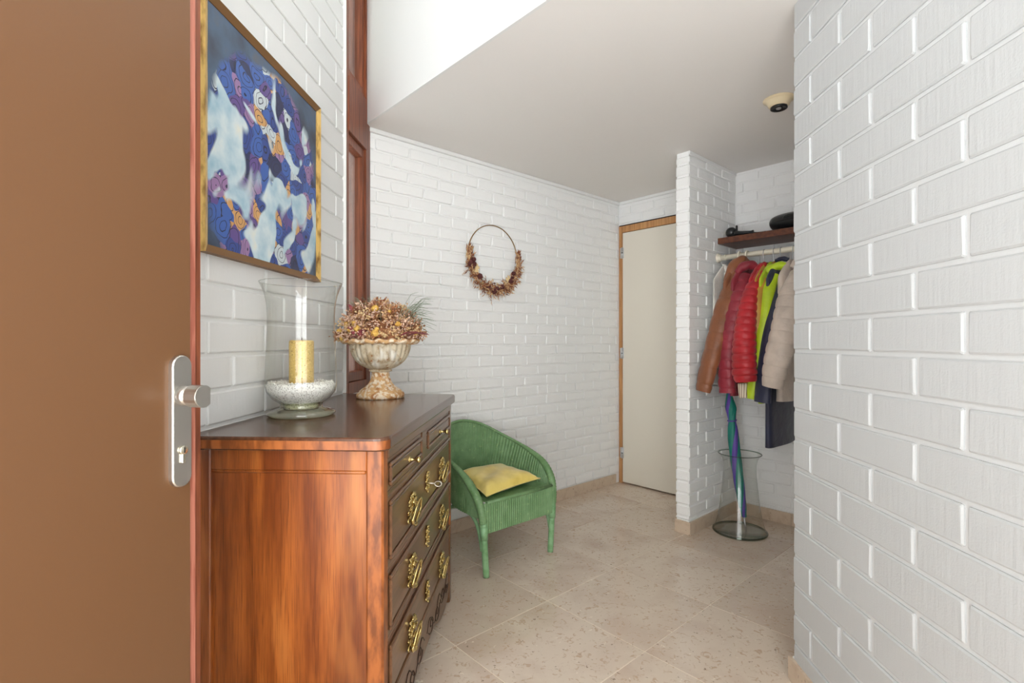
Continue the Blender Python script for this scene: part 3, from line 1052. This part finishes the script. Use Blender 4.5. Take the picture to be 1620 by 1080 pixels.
def flute(n, amp):
    return lambda a, k: 1 + amp * abs(math.sin(a * n / 2)) - amp


MB().lathe([(0, 0), (.094, 0), (.099, .004), (.100, .014), (.097, .021), (.089, .026), (.087, .031), (.079, .036)], 64).build('base', M['urn_rust'], ur)
MB().lathe([(.079, .035), (.066, .044), (.052, .056), (.042, .072), (.037, .088), (.0355, .104), (.037, .110)], 96, wob=lambda a, k: 1 + .045 * math.sin(a * 12) * min(1, (7 - k) / 3)).build('stem', M['urn_rust'], ur)
MB().lathe([(.037, .109), (.047, .112), (.048, .118), (.041, .122)], 48).build('collar', M['urn_body'], ur)
MB().lathe([(.041, .121), (.06, .127), (.082, .140), (.101, .158), (.114, .18), (.1215, .205), (.125, .232)], 144, wob=lambda a, k: 1 + .06 * (abs(math.sin(a * 14)) - .5) * min(1, k / 1.5)).build('bowl', M['urn_body'], ur)


def scal(a, k):
    return 1 + .028 * math.sin(a * 18) * (1 if 0 < k < 5 else 0)


rimb = MB()
prof = [(.122, .228), (.138, .228), (.156, .231), (.163, .238), (.160, .245), (.147, .248), (.128, .245), (.118, .236), (.11, .21)]
rimb.grid(lambda u, v: (prof[round(v * 8)][0] * scal(u * 2 * math.pi, round(v * 8)) * math.cos(u * 2 * math.pi), prof[round(v * 8)][0] * scal(u * 2 * math.pi, round(v * 8)) * math.sin(u * 2 * math.pi),
                        prof[round(v * 8)][1] + (.0035 * math.sin(u * 36 * math.pi) if 0 < round(v * 8) < 6 else 0)), 144, 9, cu=True)
rimb.build('rim', M['urn_rust'], ur)

# dried flowers standing in the urn: local origin at rim height
df = thing('dried_flower_arrangement', 'bushy dried flower arrangement in tan, pink and yellow filling the urn', 'dried flowers', (UX, UY, TZ + .225))
rnd = random.Random(11)


def dome(rnd, k0=.0, k1=1.0):
    a = rnd.uniform(0, 2 * math.pi)
    e = math.asin(rnd.uniform(.02, 1))
    k = rnd.uniform(k0, k1) ** .5
    return Vector((.175 * k * math.cos(e) * math.cos(a), .15 * k * math.cos(e) * math.sin(a), .022 + .155 * k * math.sin(e)))


def sprig(mb_stem, mb_tip, p, rnd, n=10, size=.018, tip=.0034):
    root = Vector((p.x * .25, p.y * .25, -.02))
    mid = (root + p) / 2 + Vector((0, 0, .02))
    mb_stem.tube([root, mid, p], [.0012, .001, .0007], 4, caps=False)
    d = (p - mid).normalized()
    for i in range(n):
        v = Vector((rnd.gauss(0, 1), rnd.gauss(0, 1), rnd.gauss(0, 1))).normalized()
        q = p + d * rnd.uniform(-size, size * .5) + v * size * rnd.uniform(.3, 1)
        mb_stem.tube([p - d * size * .8, q], .0005, 3, caps=False)
        r = tip * rnd.uniform(.6, 1.3)
        u = v.cross(d).normalized() * r
        w = u.cross(v).normalized() * r
        e = v * r * 1.6
        mb_tip.add([q - e, q + u, q + w, q - u, q - w, q + e], [(0, 2, 1), (0, 3, 2), (0, 4, 3), (0, 1, 4), (5, 1, 2), (5, 2, 3), (5, 3, 4), (5, 4, 1)])


core = MB().ball((0, 0, .02), 1, 20, 12, .13, .115, .09)
core.v = [(x * (1 + .06 * math.sin(40 * x + 30 * z)), y, z) for x, y, z in core.v]
core.build('dried_filler', M['brownleaf'], df)
stems = MB()
for nm, mt, cnt, k0 in (('blush_florets', 'blush', 150, .6), ('tan_florets', 'tan', 110, .5), ('brown_florets', 'brownleaf', 80, .55), ('straw_florets', 'straw', 45, .6)):
    tips = MB()
    for _ in range(cnt):
        sprig(stems, tips, dome(rnd, k0, 1.12), rnd, 14, .021, .0043)
    tag(tips.build(nm, M[mt], df, fix=False), kind='stuff')
tag(stems.build('stems', M['brownleaf'], df, fix=False), kind='stuff')
grass = MB()
for _ in range(150):
    a = rnd.gauss(R(10), .55)
    r = rnd.uniform(.8, 1.3)
    tipv = Vector((.19 * r * math.cos(a), .12 * r * math.sin(a), .05 + .13 * rnd.random() * r))
    if rnd.random() < .3:
        tipv = Vector((rnd.uniform(-.14, -.03), rnd.uniform(-.05, .1), rnd.uniform(.15, .205)))
    grass.tube(spline([(tipv.x * .3, tipv.y * .3, .04), (tipv * .75 + Vector((0, 0, .035))), tipv], 6), [.0008] * 5 + [.0003], 3, caps=False)
tag(grass.build('wispy_grass', M['sage'], df, fix=False), label='wispy sage green grass', kind='stuff')


def leaf_mesh(mb, p, d, up, L, wd, curl=.3):
    d = d.normalized()
    s = d.cross(up).normalized()
    n_ = s.cross(d)
    rows = 6
    vs = []
    for i in range(rows + 1):
        t = i / rows
        w_ = wd * math.sin(math.pi * min(.98, t * .94 + .04)) ** .8
        c = p + d * L * t + n_ * (curl * L * math.sin(t * 2.6) * .35)
        vs += [c - s * w_ + n_ * w_ * .35, c, c + s * w_ + n_ * w_ * .35]
    fs = [(i * 3 + k, i * 3 + k + 1, i * 3 + k + 4, i * 3 + k + 3) for i in range(rows) for k in (0, 1)]
    mb.add(vs, fs, True)
    return mb


for p, d, L, wd in (((.135, -.085, .036), (1, -.1, -.03), .095, .019), ((.115, -.11, .034), (1, -.25, .1), .085, .017), ((-.045, -.125, .03), (.5, -.6, .5), .05, .016), ((-.075, -.118, .04), (-.2, -.7, .7), .045, .016),
                    ((-.04, -.13, .022), (-.8, -.4, .15), .045, .014), ((-.10, -.06, .13), (-.3, -.4, .7), .045, .013)):
    leaf_mesh(MB(), Vector(p), Vector(d), Vector((0, 0, 1)), L, wd).build('burgundy_leaf', M['burgundy_leaf'], df)
for p, r in (((-.155, -.06, .055), .013), ((-.165, -.04, .038), .011), ((-.07, -.12, .088), .011), ((-.115, -.09, .085), .009), ((-.055, -.135, .066), .014), ((.028, -.14, .062), .010), ((.022, -.145, .045), .016), ((.005, -.09, .148), .016),
             ((.105, -.11, .083), .011), ((.165, -.06, .045), .008), ((.03, -.14, .018), .008), ((-.09, -.12, .058), .009), ((.062, -.08, .135), .009), ((-.13, -.09, .028), .013)):
    mb = MB().ball(p, r, 9, 6, 1, 1, .9)
    for _ in range(7):
        v = Vector((rnd.gauss(0, 1), rnd.gauss(0, 1) - .5, rnd.gauss(0, 1))).normalized()
        mb.ball(Vector(p) + v * r * .6, r * .5, 6, 4)
    mb.build('yellow_bud', M['yellow_bud'], df)

# ---------------------------------------------------------------- wreath on the back wall (local x = b, z up, wall behind +y)
wx, wz, wr_ = 2.108, 1.686, .205
wo = bcw(wx, CB - .012)
wt = thing('hoop_wreath', 'thin brass hoop wreath with dried brown flowers hanging on brick wall', 'wreath', (wo.x, wo.y, wz), R(45))
pts = [(wr_ * math.cos(a), 0, wr_ * math.sin(a)) for a in [2 * math.pi * i / 72 for i in range(73)]]
MB().tube(pts, .0032, 6, caps=False).build('hoop', M['hoop'], wt)
rnd = random.Random(5)


def arc(t):                      # 0 at the left end of the garland, 1 at the right end
    a = R(170) + R(200) * t
    return Vector((wr_ * math.cos(a), 0, wr_ * math.sin(a))), Vector((-math.sin(a), 0, math.cos(a)))


for nm, mt, cnt, ln, wd, spread in (('feathery_sprays', 'tan', 480, .045, .0030, .7), ('brown_sprays', 'rust', 620, .038, .0034, .7), ('straw_leaves', 'straw', 150, .026, .0052, .6)):
    mb = MB()
    for _ in range(cnt):
        t = rnd.random()
        if nm == 'straw_leaves':
            t = rnd.choice([rnd.uniform(0, .14), rnd.uniform(.3, .95)])
        p, tg_ = arc(t)
        thick = .008 + .022 * math.sin(math.pi * min(1, max(0, t))) ** .6
        p = p + Vector((rnd.gauss(0, thick * .6), -abs(rnd.gauss(0, .010)) - .003, rnd.gauss(0, thick * .6)))
        out = Vector((p.x, 0, p.z)).normalized()
        d = tg_ * rnd.choice((-1, 1)) * .5 + out * rnd.gauss(.25, .6) + Vector((rnd.gauss(0, spread * .6), -abs(rnd.gauss(0, .3)), rnd.gauss(-.15, spread * .6)))
        if t < .12:
            d = -tg_ + Vector((rnd.gauss(0, .35), -.2, rnd.gauss(0, .3)))
        if t > .9:
            d = tg_ + Vector((rnd.gauss(0, .35), -.2, rnd.gauss(0, .3)))
        d.normalize()
        L = ln * rnd.uniform(.4, 1.1)
        s = d.cross(Vector((0, 1, 0)))
        s = (s.normalized() if s.length > .01 else Vector((1, 0, 0))) * wd
        mid = p + d * L * .5 + Vector((0, -.004, 0))
        mb.add([p, mid + s, p + d * L, mid - s, mid + Vector((0, -.003, 0))], [(0, 1, 4), (1, 2, 4), (2, 3, 4), (3, 0, 4)])
    tag(mb.build(nm, M[mt], wt, fix=False), kind='stuff')
for (x, z, L) in ((-.195, -.085, .075), (-.14, -.155, .05), (-.03, -.225, .075), (.03, -.22, .05), (.205, .02, .05)):
    mb = MB()
    d0 = Vector((x, 0, z)).normalized() * (1 if abs(x) > .16 or z < -.15 else -1) + Vector((rnd.gauss(0, .3), 0, -.35))
    d0.normalize()
    p0 = Vector((x, -.008, z))
    mb.tube([p0, p0 + d0 * L], [.0012, .0006], 4)
    for i in range(16):
        q = p0 + d0 * L * (i / 16)
        v = (d0 + Vector((rnd.gauss(0, .8), rnd.gauss(0, .4), rnd.gauss(0, .8)))).normalized()
        mb.tube([q, q + v * .014], [.001, .0004], 3)
    mb.build('dried_sprig', M['tan'], wt)
for (x, z, r) in ((-.178, -.045, .014), (-.16, -.03, .013), (-.155, -.055, .012), (-.118, -.125, .017), (-.055, -.18, .014), (-.01, -.205, .016), (.01, -.19, .014), (.05, -.175, .013), (.115, -.135, .016), (.14, -.085, .013), (.13, -.115, .011), (-.19, -.06, .012)):
    r, x, z = r * 1.2, x * 1.1, z * 1.06
    mb = MB().ball((x, -.022, z), r, 8, 5)
    for _ in range(8):
        v = Vector((rnd.gauss(0, 1), -abs(rnd.gauss(0, 1)), rnd.gauss(0, 1))).normalized()
        mb.ball(Vector((x, -.022, z)) + v * r * .65, r * .42, 5, 4)
    mb.build('dark_bloom', M['maroon'], wt)
for (x, z, dx, dz, L) in ((-.165, -.085, 1, .2, .035), (-.178, -.10, 1, .0, .04), (-.17, -.072, 1, .45, .03), (.09, -.12, .4, -1, .035), (.105, -.105, .3, -1, .04), (.09, -.15, -.5, -.8, .03)):
    leaf_mesh(MB(), Vector((x, -.018, z)), Vector((dx, -.1, dz)), Vector((0, -1, 0)), L, .010).build('straw_leaf', M['straw'], wt)

# ---------------------------------------------------------------- green wicker chair, back to the brick wall
co = bcw(1.80, 1.93)
wk = thing('wicker_chair', 'green painted woven tub armchair standing by white brick wall', 'chair', (co.x, co.y, 0), R(45))
half = [(0, .515, .682), (.075, .510, .672), (.15, .485, .645), (.215, .41, .598), (.258, .30, .551), (.270, .19, .512), (.271, .10, .470), (.264, .035, .405), (.252, .006, .335), (.243, .0, .27)]
rimpts = [(-x, y, z) for x, y, z in half[::-1]] + half[1:]
NR = 661
rim = spline(rimpts, NR)
lowc = []
for p in rim:
    ang = math.atan2(p.x, p.y - .12)
    lowc.append(Vector((.236 * math.sin(ang) if p.y > .12 else math.copysign(.240, p.x), .12 + .355 * math.cos(ang) if p.y > .12 else max(p.y, .012), .285)))


def shell(u, v, off):
    i = round(u * (NR - 1))
    r, l = rim[i], lowc[i]
    z_low = min(.285, r.z - .002)
    p = r.lerp(Vector((l.x, l.y, z_low)), v)
    bulge = math.sin(v * math.pi) * .018
    n = Vector((p.x, max(p.y - .15, 0) * 1.0, 0))
    n = n.normalized() if n.length > 1e-4 else Vector((1, 0, 0))
    rib = .0065 * abs(math.sin(i / (NR - 1) * math.pi * 110)) ** .8
    p = p + n * (bulge * -.4 + off + rib)
    return p


sh = MB()
sh.grid(lambda u, v: shell(u, v, -.004), NR, 12)
sh.grid(lambda u, v: shell(u, v, .004), NR, 12)
sh.build('woven_back', M['wicker'], wk, fix=False)


def braid(i, a):
    return 1 + .12 * math.sin(i * 1.1 + 3 * a) * math.sin(i * 1.1 - 3 * a)


n_ = 260
rp = spline(rimpts, n_)
rads = [.0085 + .0125 * max(0, min(1, (abs(i / (n_ - 1) - .5) * 2 - .42) / .3)) for i in range(n_)]
MB().tube(rp, rads, 10, rfn=braid).build('braided_rim', M['wicker'], wk)
# seat and apron
st = MB()
st.grid(lambda u, v: ((u - .5) * (.455 - .10 * v * v), -.008 + .47 * v, .368 - .02 * v + .006 * math.sin(v * math.pi) + .0012 * math.sin(u * 2 * math.pi * 34)), 205, 8)
st.build('seat', M['wicker'], wk, fix=False)
MB().tube([(-.228, -.006, .366), (0, -.012, .367), (.228, -.006, .366)], .010, 8).build('seat_edge', M['wicker'], wk)
apn = MB()
apn.grid(lambda u, v: ((u - .5) * .486, -.010 - .006 * abs(math.sin(u * math.pi * 36)) ** .8, .368 - .148 * v), 217, 6)
apn.grid(lambda u, v: ((u - .5) * .486, -.004 - .006 * abs(math.sin(u * math.pi * 36)) ** .8, .368 - .148 * v), 217, 6)
apn.build('apron', M['wicker'], wk, fix=False)
for s in (1, -1):
    MB().tube(spline([(s * .243, 0, .275), (s * .238, .0, .2), (s * .230, .0, .08), (s * .224, .0, .006)], 12), [.0185, .0175, .0165, .016, .016, .016, .016, .016, .016, .016, .0158, .0155], 12).build('front_leg', M['cane'], wk)
    MB().tube([(s * .240, 0, .255), (s * .2375, 0, .19)], [.0205, .0195], 12, rfn=lambda i, a: 1).build('leg_wrap', M['cane'], wk)
    MB().ball((s * .224, 0, .004), .012, 10, 5, 1, 1, .35).build('glide', M['rail'], wk)
    MB().tube(spline([(s * .17, .42, .30), (s * .185, .445, .15), (s * .20, .475, .004)], 8), .0155, 10).build('rear_leg', M['cane'], wk)
    MB().tube(spline([(s * .238, .016, .13), (s * .236, .035, .20), (s * .225, .09, .262), (s * .205, .2, .283), (s * .19, .33, .262), (s * .182, .42, .2), (s * .188, .448, .12)], 20), .0095, 8).build('bent_brace', M['cane'], wk)

# cushion lying on the seat
cu = thing('yellow_cushion', 'mustard yellow satin cushion lying on green wicker seat', 'cushion', (co.x, co.y, 0), R(45))
CU = [Vector((-.212, .012, .392)), Vector((.165, .02, .412)), Vector((.165, .335, .418)), Vector((-.17, .35, .425))]


def cush(u, v, s):
    pinch = 1 - .09 * math.sin(math.pi * u) * 0
    eu, ev = u * 2 - 1, v * 2 - 1
    # edges drawn in between the corners
    uu = .5 + (u - .5) * (1 - .10 * (1 - ev * ev))
    vv = .5 + (v - .5) * (1 - .10 * (1 - eu * eu))
    p = CU[0].lerp(CU[1], uu).lerp(CU[3].lerp(CU[2], uu), vv)
    h = (max(0, (1 - eu ** 4) * (1 - ev ** 4))) ** .55
    wr = .004 * math.sin(9 * u + 5 * v) * h + .003 * math.sin(17 * v - 8 * u) * h
    n = (CU[1] - CU[0]).cross(CU[3] - CU[0]).normalized()
    return p + n * (s * (.052 if s > 0 else .024) * h + wr)


mb = MB()
mb.grid(lambda u, v: cush(u, v, 1), 30, 30)
mb.grid(lambda u, v: cush(u, v, -1), 30, 30)
mb.build('cover', M['cushion'], cu)
loop = [cush(i / 20, 0, 0) for i in range(20)] + [cush(1, i / 20, 0) for i in range(20)] + [cush(1 - i / 20, 1, 0) for i in range(20)] + [cush(0, 1 - i / 20, 0) for i in range(21)]
MB().tube(loop, .0045, 6, caps=False, flat=.6).build('piping', M['cushion'], cu)

# ---------------------------------------------------------------- closet: shelf, rail, coats (frame x = b, y = c)
sh_ = thing('closet_shelf', 'dark brown wooden shelf in the coat closet', 'shelf', (0, 0, 0), R(45))
MB().bbox(3.172, BCL - .001, .52, CP - .004, 1.7715, 1.809, .0015).build('board', M['shelf'], sh_)
MB().bbox(3.18, BCL, CP - .004, CP - .0005, 1.766, 1.815, .001).build('end_batten', M['caulk'], sh_)
RB, RZ = 3.18, 1.683
rl = thing('clothes_rail', 'cream tubular clothes rail below the closet shelf', 'rail', (0, 0, 0), R(45))
MB().tube([(RB, CP - .008, RZ), (RB, .52, RZ)], .0165, 16).build('tube', M['rail'], rl)
MB().lathe([(0, 0), (.030, 0), (.030, .006), (.0235, .010), (.021, .024), (.017, .025)], 24, M=Matrix.Translation((RB, CP - .001, RZ)) @ Matrix.Rotation(R(90), 4, 'X')).build('wall_flange', M['rail'], rl)
MB().tube([(RB, 1.505, RZ), (RB, 1.495, RZ)], .0182, 16).build('joint_ring', M['rail'], rl)


def hanger(c, mt, label, hook_r=.019, wood=True, thick=.0022):
    h = thing('coat_hanger', label, 'hanger', (0, 0, 0), R(45), 'hangers on the closet rail')
    q = .0165 + thick
    pts = [(RB - .002, c, RZ - .13), (RB - .012, c, RZ - .07), (RB - q - .001, c, RZ - .02)] + [(RB + q * math.cos(a), c, RZ + q * math.sin(a)) for a in [R(180) - R(190) * i / 8 for i in range(9)]]
    MB().tube(spline(pts, 48), thick, 7).build('hook', M['rail'] if mt == 'rail' else M['wire'], h)
    arm = spline([(RB - .15, c, RZ - .155), (RB - .08, c, RZ - .125), (RB, c, RZ - .10), (RB + .08, c, RZ - .125), (RB + .15, c, RZ - .155)], 20)
    MB().tube(arm, .010, 8).build('arm', M[mt], h)
    return h


def coat(name, label, c, mt, length, slv, rads, quilt=.06, qa=.0, half_w=.205, th=.022, hood=None, cuff=None, top=1.615, group='coats on the closet rail', zsh=None, flat=.62):
    """slv: near sleeve as [(px, py, b)] pixel directions met with planes b; rads: half widths along it"""
    t = thing(name, label, 'coat', (0, 0, 0), R(45), group)
    z1, z0 = top, length

    def sec(v):
        z = z1 + (z0 - z1) * v
        d = z1 - z
        w = half_w * min(1, (.30 + .70 * min(1, (d / .11)) ** .8)) * (1 + .04 * v)
        tt = th * min(1, .45 + d / .12) * (1 + .25 * v)
        return z, w, tt

    def fn(u, v):
        z, w, tt = sec(v)
        q = 1 + qa * abs(math.sin(math.pi * (z / quilt))) ** .6 - qa * .5 if qa else 1
        a = u * 2 * math.pi
        fold = 1 + .10 * math.sin(a * 5 + c * 40) * v
        w_b = min(w, 3.425 - RB) if math.cos(a) > 0 else w
        ca, sa = math.cos(a), math.sin(a)
        return (RB + w_b * math.copysign(abs(ca) ** .8, ca), c + tt * q * fold * math.copysign(abs(sa) ** .7, sa), z)
    mb = MB().grid(fn, 40, 46, cu=True)
    mb.f.append(tuple(i * 46 for i in range(40)))
    mb.sm.append(True)
    mb.build('body', M[mt], t, fix=False)
    path = spline([on_b(*p) for p in slv], 200)
    rr = [lerp1(rads, i / 199) for i in range(200)]

    def qf(i, a):
        z = path[i].z
        k = (1 + qa * (2.0 * abs(math.sin(math.pi * z / quilt)) ** .38 - 1.4)) if qa else 1
        return k * (1 + .03 * math.sin(3 * a + i * .06))
    sb = MB().tube(path, rr, 18, caps=False, flat=flat, rfn=qf)
    so = sb.build('sleeve', M[mt], t, fix=False)
    # lining seen inside the open cuff
    MB().tube(path[-16:], rr[-1] * .93, 16, caps=False, flat=flat).build('cuff_lining', M[cuff or mt], so, fix=False)
    # far sleeve against the closet wall
    far = spline([(RB + .17, c, top - .09), (RB + .20, c, top - .25), (RB + .215, c, top - .5), (RB + .215, c, max(length, top - .72))], 30)
    MB().tube(far, [.030] * 30, 12, flat=.7).build('sleeve', M[mt], t, fix=False)
    if hood:
        hp = [on_b(*p[:3]) for p in hood]
        hr = [p[3] for p in hood]
        path2 = spline(hp, 24)
        r2 = [lerp1([(k / (len(hr) - 1), v) for k, v in enumerate(hr)], i / 23) for i in range(24)]
        MB().tube(path2, r2, 14, flat=.8, rfn=lambda i, a: 1 + .08 * math.sin(2 * a + i * .7)).build('collar', M[mt], t, fix=False)
    return t


coat('white_jacket', 'white jacket hanging between brown coat and closet side wall', 1.478, 'coat_white', .95,
     [(1148, 432, 3.10), (1146, 470, 3.08), (1142, 520, 3.07), (1142, 570, 3.08)], [(0, .02), (1, .022)], th=.014, top=1.63, flat=.7,
     hood=[(1143, 418, 3.12, .006), (1148, 424, 3.12, .018), (1152, 440, 3.12, .02)])
coat('brown_puffer_coat', 'rust brown quilted puffer coat with hood on closet rail', 1.412, 'coat_brown', .86,
     [(1166, 432, 3.08), (1152, 468, 3.00), (1138, 515, 2.94), (1126, 562, 2.90), (1117, 598, 2.88), (1112, 619, 2.87)], [(0, .035), (.25, .058), (.6, .058), (.93, .050), (1, .044)], quilt=.10, qa=.065, th=.022, flat=.72,
     hood=[(1150, 446, 3.05, .022), (1160, 424, 3.08, .038), (1174, 412, 3.12, .036), (1182, 415, 3.16, .024)])
coat('burgundy_puffer_coat', 'burgundy quilted puffer coat hanging between brown and red coats', 1.366, 'coat_burgundy', .83,
     [(1180, 436, 3.08), (1168, 470, 3.0), (1157, 512, 2.95), (1151, 560, 2.93), (1150, 600, 2.93), (1151, 621, 2.93)], [(0, .04), (.2, .055), (.6, .050), (1, .049)], quilt=.055, qa=.075, th=.022, flat=.8,
     hood=[(1166, 432, 3.06, .028), (1178, 421, 3.07, .036), (1190, 420, 3.09, .034), (1198, 426, 3.12, .024)])
coat('red_puffer_coat', 'bright red narrow quilted down jacket between burgundy and lime jackets', 1.262, 'coat_red', .90,
     [(1204, 432, 3.06), (1191, 456, 2.99), (1181, 500, 2.92), (1177, 545, 2.885), (1178, 585, 2.88), (1180, 604, 2.88)], [(0, .028), (.25, .045), (.6, .064), (.85, .068), (1, .055)], quilt=.040, qa=.085, th=.022, flat=.85, cuff='lining',
     hood=[(1192, 436, 3.06, .022), (1202, 424, 3.09, .028), (1210, 418, 3.12, .022)])
mc = coat('mustard_coat', 'mustard coat mostly hidden behind lime rain jacket', 1.232, 'coat_mustard', .86,
     [(1207, 440, 3.02), (1199, 470, 2.97), (1196, 520, 2.95), (1188, 570, 2.98), (1176, 616, 2.96)], [(0, .02), (.3, .032), (1, .03)], th=.014, flat=.7, cuff='check',
     hood=[(1222, 418, 3.13, .012), (1227, 415, 3.15, .014)])
tag(MB().tube(spline([on_b(1174, 606, 2.93), on_b(1175, 617, 2.93), on_b(1177, 629, 2.93)], 8), .026, 14, flat=.7).build('checked_cuff', M['check'], mc), 'beige checked cuff lining')
coat('lime_rain_jacket', 'lime yellow rain jacket hanging between red and navy coats', 1.206, 'coat_lime', .80,
     [(1224, 436, 3.06), (1214, 462, 3.0), (1206, 510, 2.96), (1200, 560, 2.95), (1192, 600, 2.94), (1187, 630, 2.94)], [(0, .035), (.2, .045), (.6, .03), (1, .028)], th=.018, flat=.7,
     hood=[(1208, 436, 3.06, .020), (1220, 425, 3.07, .030), (1236, 420, 3.08, .030), (1248, 422, 3.10, .020)])
coat('navy_overcoat', 'long navy wool coat hanging lowest, between lime and beige jackets', 1.167, 'coat_navy', .555,
     [(1246, 438, 3.06), (1234, 470, 3.0), (1221, 520, 2.95), (1213, 570, 2.93), (1208, 610, 2.93), (1206, 636, 2.93)], [(0, .035), (.25, .05), (.6, .05), (1, .048)], th=.024, half_w=.20, flat=.6,
     hood=[(1226, 412, 3.13, .010), (1238, 409, 3.14, .017), (1248, 411, 3.15, .016)])
coat('beige_quilted_jacket', 'pale beige lightly quilted jacket hanging beside the navy coat', 1.099, 'coat_beige', .82,
     [(1262, 432, 3.02), (1254, 462, 2.94), (1243, 510, 2.88), (1233, 556, 2.85), (1225, 592, 2.84), (1221, 612, 2.84)], [(0, .04), (.25, .066), (.6, .068), (1, .050)], quilt=.06, qa=.05, th=.03, flat=.8,
     hood=[(1252, 424, 3.08, .02), (1264, 412, 3.1, .03), (1276, 414, 3.12, .03)])
for c, mt, lab in ((1.412, 'rail', 'white plastic hanger holding the brown puffer coat'), (1.366, 'rail', 'white plastic hanger holding the burgundy puffer coat')):
    hanger(c, mt, lab, thick=.0058)
for c, lab in ((1.262, 'wooden hanger with wire hook holding the red down jacket'), (1.206, 'wooden hanger with wire hook holding the lime rain jacket'), (1.167, 'wooden hanger with wire hook holding the navy coat'), (1.099, 'wooden hanger with wire hook holding the beige jacket')):
    hanger(c, 'hanger_wood', lab)

# things on the closet shelf
SZ = 1.8092
gd = thing('black_gadget', 'small black handheld gadget with round head lying on closet shelf', 'gadget', (0, 0, 0), R(45))
g = MB().ball((3.215, 1.480, SZ + .033), .033, 14, 9, 1, 1.05, 1)
g.build('head', M['black'], gd)
MB().tube(spline([(3.215, 1.465, SZ + .026), (3.215, 1.42, SZ + .019), (3.22, 1.37, SZ + .015), (3.22, 1.345, SZ + .016)], 12), [.019, .018, .016, .015, .0145, .014, .0135, .013, .0125, .012, .012, .013], 12).build('handle', M['black'], gd)
MB().bbox(3.205, 3.222, 1.440, 1.449, SZ + .03, SZ + .072, .003).build('lever', M['black'], gd)
MB().tube(spline([(3.22, 1.345, SZ + .012), (3.215, 1.32, SZ + .006), (3.225, 1.295, SZ + .006), (3.215, 1.27, SZ + .005)], 14), .005, 7).build('cord', M['black'], gd)
MB().tube([(3.19 + .006 * math.cos(a), 1.455 + .010 * math.cos(a), SZ + .0165 + .011 * math.sin(a)) for a in [2 * math.pi * i / 14 for i in range(15)]], .0022, 5, caps=False).build('wrist_loop', M['black'], gd)
bg = thing('black_bag', 'rounded glossy black bag, largest item on closet shelf', 'bag', (0, 0, 0), R(45))
bb = MB().grid(lambda u, v: (3.29 + .09 * math.cos(u * 2 * math.pi) * math.sin(v * math.pi) ** .5, 1.13 - .135 * math.cos(v * math.pi), SZ + .056 + .056 * math.sin(u * 2 * math.pi) * math.sin(v * math.pi) ** .5), 28, 24, cu=True)
bb.build('body', M['black'], bg)
MB().tube(spline([(3.203, 1.21, SZ + .05), (3.198, 1.13, SZ + .056), (3.203, 1.05, SZ + .05)], 12), .0035, 6).build('seam', M['dark'], bg)
MB().tube(spline([(3.205, 1.165, SZ + .066), (3.198, 1.15, SZ + .078), (3.2, 1.11, SZ + .08), (3.205, 1.095, SZ + .07)], 14), .004, 6).build('handle', M['black'], bg)

# ---------------------------------------------------------------- umbrella in a glass stand
sx, sy = 1.220, 3.165
us = thing('glass_umbrella_stand', 'tall flared clear glass umbrella stand on floor below coats', 'umbrella stand', (sx, sy, 0))
MB().lathe([(.150, .006), (.144, .022), (.134, .05), (.124, .09), (.116, .14), (.108, .2), (.100, .27), (.0935, .34), (.0915, .39), (.094, .42), (.101, .445), (.113, .464), (.121, .4715)], 64).build('glass_wall', M['vase_glass'], us, fix=False)
MB().lathe([(.1185, .4695), (.122, .4705), (.1245, .4735), (.122, .476), (.119, .4748), (.1185, .4695)], 64).build('rim', M['stand_glass'], us)
MB().lathe([(0, .0008), (.149, .0008), (.149, .011), (.141, .013), (.10, .011), (0, .010)], 64).build('base', M['clear_glass'], us)
MB().lathe([(.148, .0005), (.154, .002), (.1565, .007), (.154, .013), (.148, .015), (.146, .008), (.148, .0005)], 64).build('base_ring', M['stand_glass'], us)
um = thing('closed_umbrella', 'rolled green and purple umbrella standing in glass stand', 'umbrella', (0, 0, 0))
axis = spline([(1.188, 3.262, .86), (1.198, 3.238, .70), (1.206, 3.212, .50), (1.222, 3.168, .26), (1.234, 3.135, .10)], 44)
prof = [(0, .010), (.10, .018), (.20, .030), (.26, .022), (.31, .018), (.36, .026), (.5, .029), (.7, .026), (.9, .019), (1, .012)]
for k in range(6):
    def strip(u, v, k=k):
        i = round(v * 43)
        t_ = v
        a = 2 * math.pi * (k + u * 1.18) / 6 - t_ * 7.0
        r = lerp1(prof, t_) * (1 + .16 * math.sin(u * math.pi) + .05 * u)
        p = axis[i]
        return p + Vector((math.cos(a) * r, math.sin(a) * r, 0))
    MB().grid(strip, 7, 44).build('canopy_panel', M['purple_cloth'] if k in (1, 4) else M['green_cloth'], um, fix=False)
MB().tube([axis[-1] + Vector((-.002, .005, .02)), Vector((1.239, 3.118, .013))], [.006, .004], 10).build('tip', M['wire'], um)
MB().tube([axis[0], axis[0] + Vector((-.006, .014, .10))], .008, 8).build('shaft', M['dark'], um)
ti = [axis[13] + Vector((.024 * math.cos(a), .024 * math.sin(a), .003 * math.cos(a))) for a in [2 * math.pi * i / 20 for i in range(21)]]
MB().tube(ti, .0045, 6, caps=False).build('tie_strap', M['purple_cloth'], um)

# ---------------------------------------------------------------- ceiling fitting
cl2 = thing('ceiling_lamp', 'cream round ceiling fitting with black centre', 'ceiling lamp', (1.128, 2.46, ZC))
MB().lathe([(0, -.0005), (.068, -.0005), (.068, -.004), (.060, -.008), (.052, -.012), (.046, -.030), (.040, -.036), (.0, -.036)], 40).build('housing', M['cream'], cl2)
MB().lathe([(0, -.035), (.036, -.035), (.0365, -.045), (.033, -.047), (.028, -.042), (.0, -.041)], 36).build('socket', M['black'], cl2)
MB().lathe([(0, -.0415), (.013, -.0415), (.012, -.0455), (0, -.0465)], 20).build('socket_centre', M['wire'], cl2)
